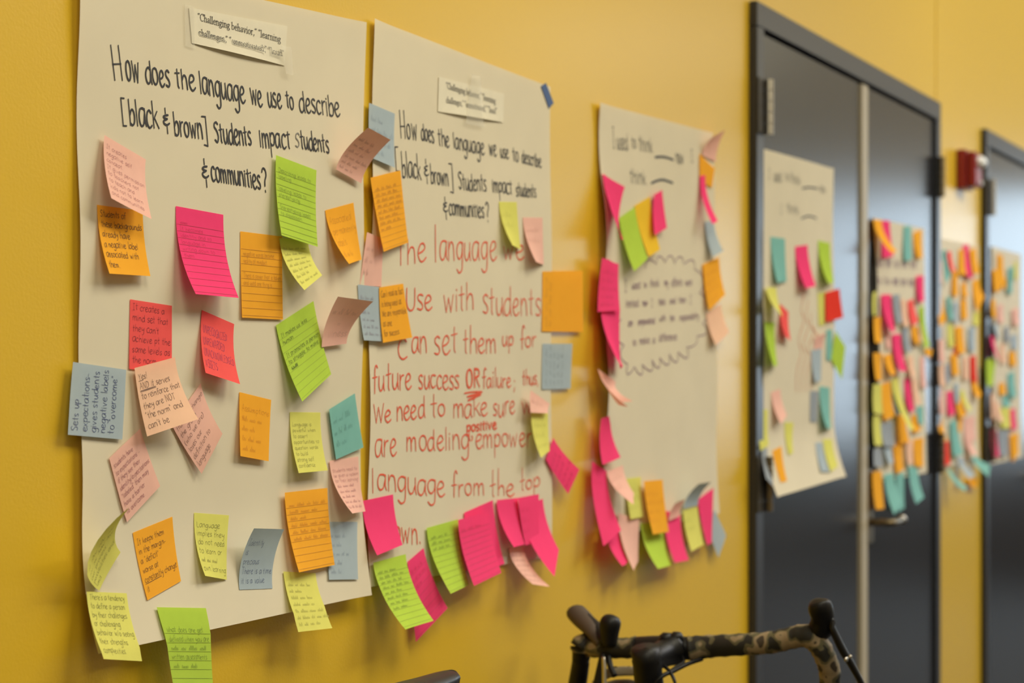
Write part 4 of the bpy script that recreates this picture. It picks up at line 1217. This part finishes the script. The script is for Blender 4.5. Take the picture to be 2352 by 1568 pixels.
# the crowded charts far along the wall
FAR5 = [
 (OR, 2006, 504, 2025, 506, 2060, 577, 2043, 582), (PK, 2026, 506, 2044, 507, 2053, 588, 2028, 593), (TE, 2076, 519, 2093, 519, 2096, 596, 2078, 600),
 (OR, 2098, 534, 2117, 527, 2119, 591, 2108, 593), (PK, 2105, 633, 2122, 633, 2124, 690, 2112, 695), (PK, 2025, 676, 2047, 676, 2057, 761, 2046, 761),
 ('grey', 2051, 676, 2067, 676, 2074, 740, 2060, 742), (CR, 2084, 692, 2098, 685, 2110, 737, 2096, 749), (GR, 2112, 706, 2122, 702, 2136, 794, 2124, 801),
 (OR, 2124, 796, 2143, 803, 2138, 822, 2127, 815), (OR, 2007, 728, 2025, 728, 2025, 787, 2010, 787), (PE, 2070, 685, 2081, 690, 2089, 747, 2077, 749),
 (PP, 2035, 762, 2047, 762, 2047, 800, 2038, 800), (OR, 2093, 749, 2107, 749, 2113, 794, 2103, 788), (PK, 2050, 767, 2069, 767, 2084, 852, 2067, 852),
 ('grey', 2072, 752, 2086, 752, 2096, 806, 2081, 808), (OR, 2006, 810, 2027, 810, 2025, 873, 2012, 873), (OR, 2031, 815, 2048, 812, 2058, 859, 2048, 862),
 (PE, 2084, 818, 2098, 818, 2104, 864, 2094, 866), (PP, 2112, 818, 2124, 820, 2128, 890, 2117, 892), (YE, 2006, 882, 2025, 882, 2027, 951, 2007, 949),
 (OR, 2024, 882, 2045, 875, 2055, 956, 2031, 965), (YE, 2048, 871, 2065, 866, 2100, 985, 2092, 988), (PK, 2077, 871, 2091, 864, 2101, 939, 2091, 949),
 (PE, 2095, 868, 2106, 868, 2114, 925, 2104, 932), (OR, 2060, 953, 2080, 951, 2090, 1015, 2066, 1019), (OR, 2093, 953, 2110, 951, 2116, 988, 2100, 995),
 (TE, 2105, 934, 2122, 932, 2123, 972, 2112, 975), (YE, 2006, 953, 2022, 953, 2026, 1022, 2009, 1022), ('grey', 2022, 972, 2051, 968, 2056, 1024, 2032, 1026),
 ('grey', 2007, 1030, 2025, 1028, 2029, 1070, 2008, 1072), (BL, 2030, 1017, 2046, 1015, 2053, 1060, 2044, 1067), (OR, 2053, 1019, 2074, 1010, 2076, 1078, 2060, 1088),
 (PE, 2081, 1010, 2098, 1010, 2098, 1066, 2086, 1066), (OR, 2098, 1008, 2122, 1005, 2122, 1071, 2103, 1071), (OR, 2004, 1083, 2025, 1081, 2031, 1168, 2012, 1170),
 (TE, 2031, 1090, 2052, 1085, 2072, 1150, 2054, 1182), (TE, 2058, 1090, 2077, 1083, 2078, 1166, 2062, 1176), (TE, 2086, 1071, 2107, 1071, 2123, 1142, 2105, 1157),
 (YE, 2005, 672, 2014, 668, 2012, 722, 2006, 726), (PE, 2112, 745, 2121, 746, 2120, 784, 2113, 786), ('grey', 2046, 905, 2062, 902, 2072, 950, 2060, 952),
]
FAR6 = [
 (TE, 2166, 574, 2176, 574, 2186, 630, 2169, 655), (CR, 2175, 577, 2185, 577, 2195, 622, 2188, 626), (PK, 2211, 563, 2225, 561, 2235, 640, 2223, 636),
 (OR, 2202, 574, 2214, 570, 2223, 631, 2204, 631), (OR, 2228, 574, 2242, 567, 2251, 626, 2237, 631), (OR, 2190, 622, 2200, 622, 2202, 678, 2190, 681),
 (OR, 2233, 645, 2248, 640, 2261, 681, 2247, 718), (OR, 2153, 676, 2162, 678, 2171, 730, 2159, 751), (TE, 2176, 681, 2185, 681, 2190, 730, 2181, 740),
 (OR, 2207, 688, 2221, 688, 2223, 730, 2211, 735), (YE, 2235, 716, 2249, 716, 2249, 747, 2237, 747), (BL, 2190, 692, 2202, 692, 2202, 740, 2192, 740),
 (YE, 2176, 744, 2190, 744, 2192, 796, 2180, 798), (OR, 2194, 750, 2212, 750, 2218, 810, 2200, 812), (BL, 2226, 750, 2240, 750, 2240, 806, 2228, 806),
 ('scarlet', 2192, 790, 2204, 788, 2206, 812, 2196, 816), (OR, 2185, 812, 2200, 810, 2204, 860, 2190, 862), ('scarlet', 2228, 818, 2242, 816, 2246, 876, 2232, 878),
 (OR, 2232, 878, 2244, 872, 2256, 905, 2248, 916), (PK, 2174, 899, 2188, 897, 2195, 949, 2181, 956), (OR, 2197, 918, 2212, 912, 2222, 950, 2206, 960),
 (YE, 2205, 898, 2215, 896, 2232, 940, 2226, 944), (BL, 2192, 880, 2202, 878, 2204, 925, 2196, 926), (OR, 2200, 960, 2212, 955, 2208, 990, 2202, 992),
 (TE, 2183, 967, 2199, 963, 2214, 1043, 2192, 1048), (PP, 2214, 960, 2240, 955, 2242, 1010, 2218, 1015), (PP, 2218, 1010, 2232, 1008, 2246, 1044, 2236, 1046),
 (OR, 2154, 965, 2164, 960, 2175, 1010, 2166, 1014), ('scarlet', 2166, 1015, 2180, 1012, 2184, 1065, 2170, 1070), (TE, 2176, 1076, 2186, 1078, 2222, 1118, 2215, 1128),
 (BL, 2200, 1048, 2212, 1050, 2240, 1090, 2228, 1100), (OR, 2226, 1097, 2250, 1100, 2244, 1120, 2232, 1118), (TE, 2233, 1048, 2245, 1047, 2275, 1068, 2272, 1095),
 (PP, 2156, 780, 2168, 778, 2170, 830, 2158, 832), (PE, 2157, 838, 2170, 836, 2172, 886, 2160, 888), (PE, 2212, 820, 2224, 818, 2226, 870, 2214, 872),
 (PP, 2158, 895, 2168, 893, 2170, 950, 2160, 952), ('grey', 2170, 836, 2182, 836, 2184, 880, 2172, 882), (OR, 2208, 650, 2220, 648, 2224, 682, 2212, 684),
 (PE, 2160, 600, 2166, 600, 2168, 650, 2161, 652),
]
FAR7 = [
 (OR, 2291, 582, 2304, 588, 2309, 645, 2294, 670), (TE, 2318, 614, 2329, 612, 2325, 676, 2316, 672), (OR, 2280, 620, 2291, 618, 2296, 668, 2284, 672),
 (YE, 2330, 602, 2338, 600, 2337, 640, 2331, 642), (PP, 2325, 710, 2340, 706, 2343, 745, 2330, 748), (OR, 2277, 688, 2286, 686, 2289, 728, 2280, 730),
 (PK, 2275, 772, 2282, 770, 2290, 820, 2284, 824), (GR, 2266, 825, 2284, 822, 2282, 884, 2268, 888), (BL, 2322, 770, 2336, 766, 2338, 800, 2326, 804),
 (TE, 2314, 858, 2330, 852, 2336, 910, 2322, 915), (OR, 2295, 880, 2308, 878, 2312, 904, 2298, 908), (OR, 2318, 808, 2332, 806, 2336, 838, 2322, 840),
 (TE, 2303, 908, 2318, 906, 2322, 932, 2306, 936), (PE, 2283, 925, 2294, 922, 2306, 966, 2296, 970), (YE, 2298, 936, 2320, 934, 2322, 982, 2302, 984),
 (PK, 2319, 940, 2332, 938, 2336, 984, 2324, 988), (PK, 2276, 984, 2289, 982, 2296, 1048, 2284, 1050), ('grey', 2292, 988, 2318, 984, 2316, 1046, 2298, 1048),
 (OR, 2320, 998, 2340, 994, 2340, 1040, 2326, 1062), (PE, 2296, 790, 2308, 788, 2312, 832, 2300, 836), (PP, 2292, 700, 2304, 698, 2306, 740, 2294, 742),
 (BL, 2280, 745, 2292, 743, 2296, 776, 2284, 778), (PE, 2276, 905, 2285, 902, 2288, 960, 2278, 962), (OR, 2306, 640, 2312, 640, 2312, 662, 2306, 664),
 ('grey', 2308, 750, 2318, 748, 2320, 784, 2310, 786),
]
ORD = ['highest', 'second highest', 'third highest', 'fourth highest', 'fifth highest', 'sixth highest', 'seventh highest', 'eighth highest', 'ninth highest',
       'tenth highest', 'eleventh highest', 'twelfth highest', 'thirteenth highest', 'fourteenth highest', 'fifteenth highest', 'sixteenth highest', 'seventeenth highest']
for ch, lst, where, grp in ((P5, FAR5, 'on the crowded chart of the right door leaf', 'notes crowding the right door leaf chart'),
                            (P6, FAR6, 'on the crowded chart between the two doors', 'notes crowding the chart between the doors'),
                            (P7, FAR7, 'on the chart of the far door', 'notes on the far door chart')):
    rank = {}
    order = sorted(range(len(lst)), key=lambda i: lst[i][2])
    for i in order:
        rank.setdefault(lst[i][0], []).append(i)
    rr = random.Random(len(lst))
    for i, r in enumerate(lst):
        px = [(r[1], r[2]), (r[3], r[4]), (r[5], r[6]), (r[7], r[8])]
        k = rank[r[0]].index(i)
        n_ = len(rank[r[0]])
        side = ['left', 'middle', 'right'][min(2, int(3 * ((r[1] + r[5]) / 2 - lst_min) / lst_w))] if False else None
        lab = ('only %s note ' % r[0] if n_ == 1 else ('lowest %s note ' % r[0] if k == n_ - 1 else '%s %s note ' % (ORD[k], r[0]))) + where
        q0 = Note(ch, px, 0.001)
        lf = (min(0.045, max(0.006, q0.L[3])), min(0.045, max(0.006, q0.L[2])))
        note(ch, r[0], px, lab, group=grp, res=(3, 6), lay=0.001 + rr.random() * 0.006, lift=lf)

# ------------------------------------------------------------------ the bicycle leaning below
bk = empty('bicycle', (2.40, -0.20, 0.0))
tag(bk, 'black bicycle with camouflage-taped drop handlebars parked below the charts', 'bicycle')
hb = empty('handlebar', at(1560, 1480, 2.95) - TR(bk)); hb.parent = bk
A = at
tube('bar_tape', [A(1334, 1497, 3.03), A(1336, 1484, 3.03), A(1352, 1482, 3.03), A(1385, 1486, 3.01), A(1440, 1488, 2.99), A(1462, 1486, 2.985)], [0.013, 0.018, 0.0175, 0.0165, 0.0155, 0.017], M_CAMO, hb, seg=16, smooth_n=6, ridge=0.06)
tube('bar_tape', [A(1586, 1490, 2.94), A(1630, 1484, 2.93), A(1700, 1480, 2.90), A(1770, 1475, 2.88), A(1820, 1464, 2.865), A(1852, 1460, 2.855), A(1878, 1478, 2.85), A(1896, 1510, 2.85), A(1906, 1548, 2.86), A(1900, 1600, 2.88), A(1862, 1650, 2.93)],
     [0.019, 0.0168, 0.0160, 0.0160, 0.0160, 0.0165, 0.0160, 0.0155, 0.0155, 0.0150, 0.0150], M_CAMO, hb, seg=16, smooth_n=6, ridge=0.06)
tube('bar_tube', [A(1455, 1487, 2.987), A(1520, 1487, 2.965), A(1592, 1489, 2.94)], [0.0165, 0.0185, 0.0175], M_BKIT, hb, smooth_n=3)
tube('drop_tube', [A(1336, 1490, 3.035), A(1334, 1520, 3.04), A(1328, 1560, 3.05), A(1318, 1620, 3.06), A(1330, 1660, 3.0)], [0.015, 0.0140, 0.0145, 0.0145, 0.013], M_BKIT, hb)
br = tube('brake_hood', [A(1384, 1478, 3.0), A(1362, 1448, 3.02), A(1340, 1424, 3.05), A(1322, 1404, 3.07), A(1317, 1398, 3.075)], [0.012, 0.015, 0.018, 0.017, 0.006], M_RUB, bk, flat=0.75)
tube('brake_lever', [A(1398, 1478, 2.99), A(1372, 1444, 3.02), A(1352, 1424, 3.04), A(1334, 1403, 3.06)], [0.013, 0.013, 0.012, 0.008], M_BKIT, br, flat=0.6)
tube('brake_hood', [A(1400, 1482, 2.99), A(1400, 1455, 2.99), A(1402, 1430, 2.99), A(1404, 1416, 2.99), A(1405, 1411, 2.99)], [0.012, 0.0145, 0.0165, 0.012, 0.004], M_BKIT, bk)
br2 = tube('brake_hood', [A(1862, 1462, 2.86), A(1884, 1444, 2.85), A(1890, 1420, 2.84), A(1884, 1394, 2.83), A(1880, 1380, 2.83), A(1879, 1374, 2.83)], [0.014, 0.018, 0.017, 0.018, 0.014, 0.005], M_BKIT, bk)
tube('brake_lever', [A(1905, 1420, 2.83), A(1914, 1448, 2.83), A(1935, 1492, 2.83), A(1958, 1530, 2.83), A(1988, 1590, 2.83), (A(1996, 1640, 2.83))], [0.006, 0.009, 0.010, 0.009, 0.007, 0.005], M_BKIT, br2, flat=0.6)
tube('lever_pin', [A(1941, 1514, 2.812), A(1946, 1514, 2.81)], [0.0035, 0.0035], M_STEEL, br2, smooth_n=1)
tube('lever_pin', [A(1951, 1507, 2.812), A(1955, 1509, 2.81)], [0.003, 0.003], M_STEEL, br2, smooth_n=1)
stm = tube('stem', [A(1545, 1490, 2.945), A(1525, 1500, 2.93), A(1500, 1512, 2.90), A(1482, 1520, 2.87)], [0.026, 0.021, 0.019, 0.021], M_BKIT, bk)
for px_, py_ in ((1530, 1462), (1554, 1460)):
    tube('clamp_bolt', [A(px_ - 4, py_ + 12, 2.94), A(px_, py_, 2.94), A(px_ + 1, py_ - 9, 2.94)], [0.010, 0.0105, 0.006], M_BKIT, stm)
head = A(1482, 1520, 2.87)
hx, hy = head.x, head.y
tube('head_tube', [head + Vector((0, 0, 0.02)), Vector((hx + 0.03, hy, head.z - 0.08)), Vector((hx + 0.07, hy, head.z - 0.22))], [0.021, 0.022, 0.022], M_BKIT, bk)
seatp = Vector((2.10, -0.17, 0.93))
bbk = Vector((2.22, -0.19, 0.28))
rear = Vector((1.80, -0.19, 0.34))
front = Vector((hx + 0.20, hy, 0.34))
crown = Vector((hx + 0.09, hy, 0.72))
tube('top_tube', [Vector((hx + 0.03, hy, head.z - 0.10)), Vector((2.13, -0.175, 0.78))], 0.015, M_BKIT, bk, smooth_n=1)
tube('down_tube', [Vector((hx + 0.06, hy, head.z - 0.20)), bbk], 0.017, M_BKIT, bk, smooth_n=1)
tube('seat_tube', [Vector((2.125, -0.175, 0.82)), bbk], 0.015, M_BKIT, bk, smooth_n=1)
tube('seat_post', [seatp, Vector((2.125, -0.175, 0.80))], 0.0135, M_BKIT, bk, smooth_n=1)
for dy in (-0.045, 0.045):
    tube('fork_blade', [crown + Vector((0, dy * 0.6, 0)), front + Vector((0, dy, 0))], [0.013, 0.008], M_BKIT, bk, smooth_n=1)
    tube('seat_stay', [Vector((2.13, -0.175 + dy * 0.4, 0.76)), rear + Vector((0, dy, 0))], 0.008, M_BKIT, bk, smooth_n=1)
    tube('chain_stay', [bbk + Vector((0, dy * 0.6, 0)), rear + Vector((0, dy, 0))], 0.009, M_BKIT, bk, smooth_n=1)
tube('fork_crown', [Vector((hx + 0.07, hy, head.z - 0.22)), crown], 0.018, M_BKIT, bk, smooth_n=1)
for c in (rear, front):
    w_ = empty('wheel', c - TR(bk)); w_.parent = bk
    tube('tyre', [c + Vector((math.cos(a) * 0.325, 0, math.sin(a) * 0.325)) for a in [k * 2 * math.pi / 36 for k in range(37)]], 0.0145, M_BKIT, w_, seg=8, smooth_n=1)
    tube('rim', [c + Vector((math.cos(a) * 0.302, 0, math.sin(a) * 0.302)) for a in [k * 2 * math.pi / 36 for k in range(37)]], 0.009, M_STEEL, w_, seg=6, smooth_n=1)
    tube('hub', [c + Vector((0, -0.045, 0)), c + Vector((0, 0.045, 0))], 0.018, M_BKIT, w_, smooth_n=1)
    for k in range(20):
        a = k * 2 * math.pi / 20
        tube('spoke', [c + Vector((math.cos(a) * 0.016, 0.02 * (-1) ** k, math.sin(a) * 0.016)), c + Vector((math.cos(a) * 0.298, 0, math.sin(a) * 0.298))], 0.0011, M_STEEL, w_, seg=5, smooth_n=1)
tube('crank', [bbk + Vector((0, -0.05, 0)), bbk + Vector((0.12, -0.06, -0.12))], 0.010, M_BKIT, bk, smooth_n=1)
tube('pedal', [bbk + Vector((0.12, -0.07, -0.12)), bbk + Vector((0.12, -0.15, -0.12))], 0.022, M_BKIT, bk, smooth_n=1, flat=0.5)
tube('chainring', [bbk + Vector((math.cos(a) * 0.09, -0.04, math.sin(a) * 0.09)) for a in [k * 2 * math.pi / 24 for k in range(25)]], 0.005, M_STEEL, bk, seg=6, smooth_n=1)
# cables
tube('cable', [A(1612, 1513, 2.92), A(1580, 1524, 2.90), A(1548, 1540, 2.88), A(1512, 1560, 2.86), A(1480, 1620, 2.88)], 0.0035, M_BKIT, bk, seg=8)
tube('cable', [A(1526, 1530, 2.89), A(1540, 1544, 2.87), A(1552, 1575, 2.86), A(1556, 1640, 2.87)], 0.0026, M_BKIT, bk, seg=8)
tube('cable', [A(1566, 1505, 2.93), A(1570, 1520, 2.91), A(1552, 1532, 2.9), A(1530, 1548, 2.89)], 0.0026, M_BKIT, bk, seg=8)
tube('shift_lever', [A(1384, 1500, 2.99), A(1382, 1530, 2.985), A(1370, 1590, 2.98)], [0.005, 0.008, 0.009], M_BKIT, bk, flat=0.6)
tube('shift_lever', [A(1386, 1508, 2.98), A(1388, 1540, 2.975), A(1388, 1580, 2.97)], [0.003, 0.004, 0.004], M_STEEL, bk, flat=0.6)
tube('brace_wire', [A(1398, 1505, 2.99), A(1402, 1530, 2.98), A(1412, 1552, 2.97)], 0.0045, M_BKIT, bk)
# saddle
nose = A(1038, 1545, 2.46)
V, Fc = [], []
prof = [(0.0, 0.008, 0.010, 0.004), (-0.010, 0.017, 0.018, 0.001), (-0.03, 0.020, 0.022, 0.0), (-0.08, 0.022, 0.026, -0.001), (-0.13, 0.030, 0.030, -0.002),
        (-0.18, 0.048, 0.034, 0.000), (-0.22, 0.062, 0.036, 0.004), (-0.255, 0.066, 0.036, 0.008), (-0.272, 0.050, 0.024, 0.007)]
for dx, hw, th, dz in prof:
    for k in range(16):
        an = 2 * math.pi * k / 16
        V.append(Vector((nose.x + dx, nose.y + hw * math.cos(an), nose.z - 0.004 + dz + (th * 0.42 * math.sin(an) if math.sin(an) > 0 else th * math.sin(an) * (0.7 + 0.3 * abs(math.cos(an)))))))
for i in range(len(prof) - 1):
    for k in range(16):
        k2 = (k + 1) % 16
        Fc.append((i * 16 + k, i * 16 + k2, (i + 1) * 16 + k2, (i + 1) * 16 + k))
Fc.append(tuple(range(16)))
Fc.append(tuple((len(prof) - 1) * 16 + k for k in range(16)))
mesh_obj('saddle', V, Fc, solid('saddle_vinyl', (0.010, 0.010, 0.012), rough=0.38), bk, nose, smooth=True)

# round dark bag with pale piping hanging under the bar
bc = A(1436, 1610, 3.02)
V, Fc = [], []
for i in range(9):
    a = math.pi * i / 8
    for k in range(20):
        b = 2 * math.pi * k / 20
        V.append(bc + Vector((0.045 * math.cos(a), 0.055 * math.sin(a) * math.cos(b), 0.034 * math.sin(a) * math.sin(b) )))
for i in range(8):
    for k in range(20):
        k2 = (k + 1) % 20
        Fc.append((i * 20 + k, i * 20 + k2, (i + 1) * 20 + k2, (i + 1) * 20 + k))
bag = empty('handlebar_bag', bc)
tag(bag, 'small round dark bag with a pale tan rim hanging below the handlebar', 'bag')
mesh_obj('bag_body', V, Fc, M_BKIT, bag, bc, smooth=True)
tube('bag_rim', [A(1366, 1572, 3.02), A(1382, 1554, 3.015), A(1400, 1545, 3.01), A(1428, 1541, 3.01), A(1460, 1541, 3.01)], [0.006, 0.0075, 0.0075, 0.0075, 0.007], solid('tan_webbing', (0.40, 0.33, 0.22), rough=0.8), bag)
for x_ in (1414, 1444):
    tube('bag_stud', [A(x_ - 8, 1538, 3.01), A(x_, 1536, 3.01), A(x_ + 9, 1538, 3.01)], [0.003, 0.0045, 0.003], M_BKIT, bag)
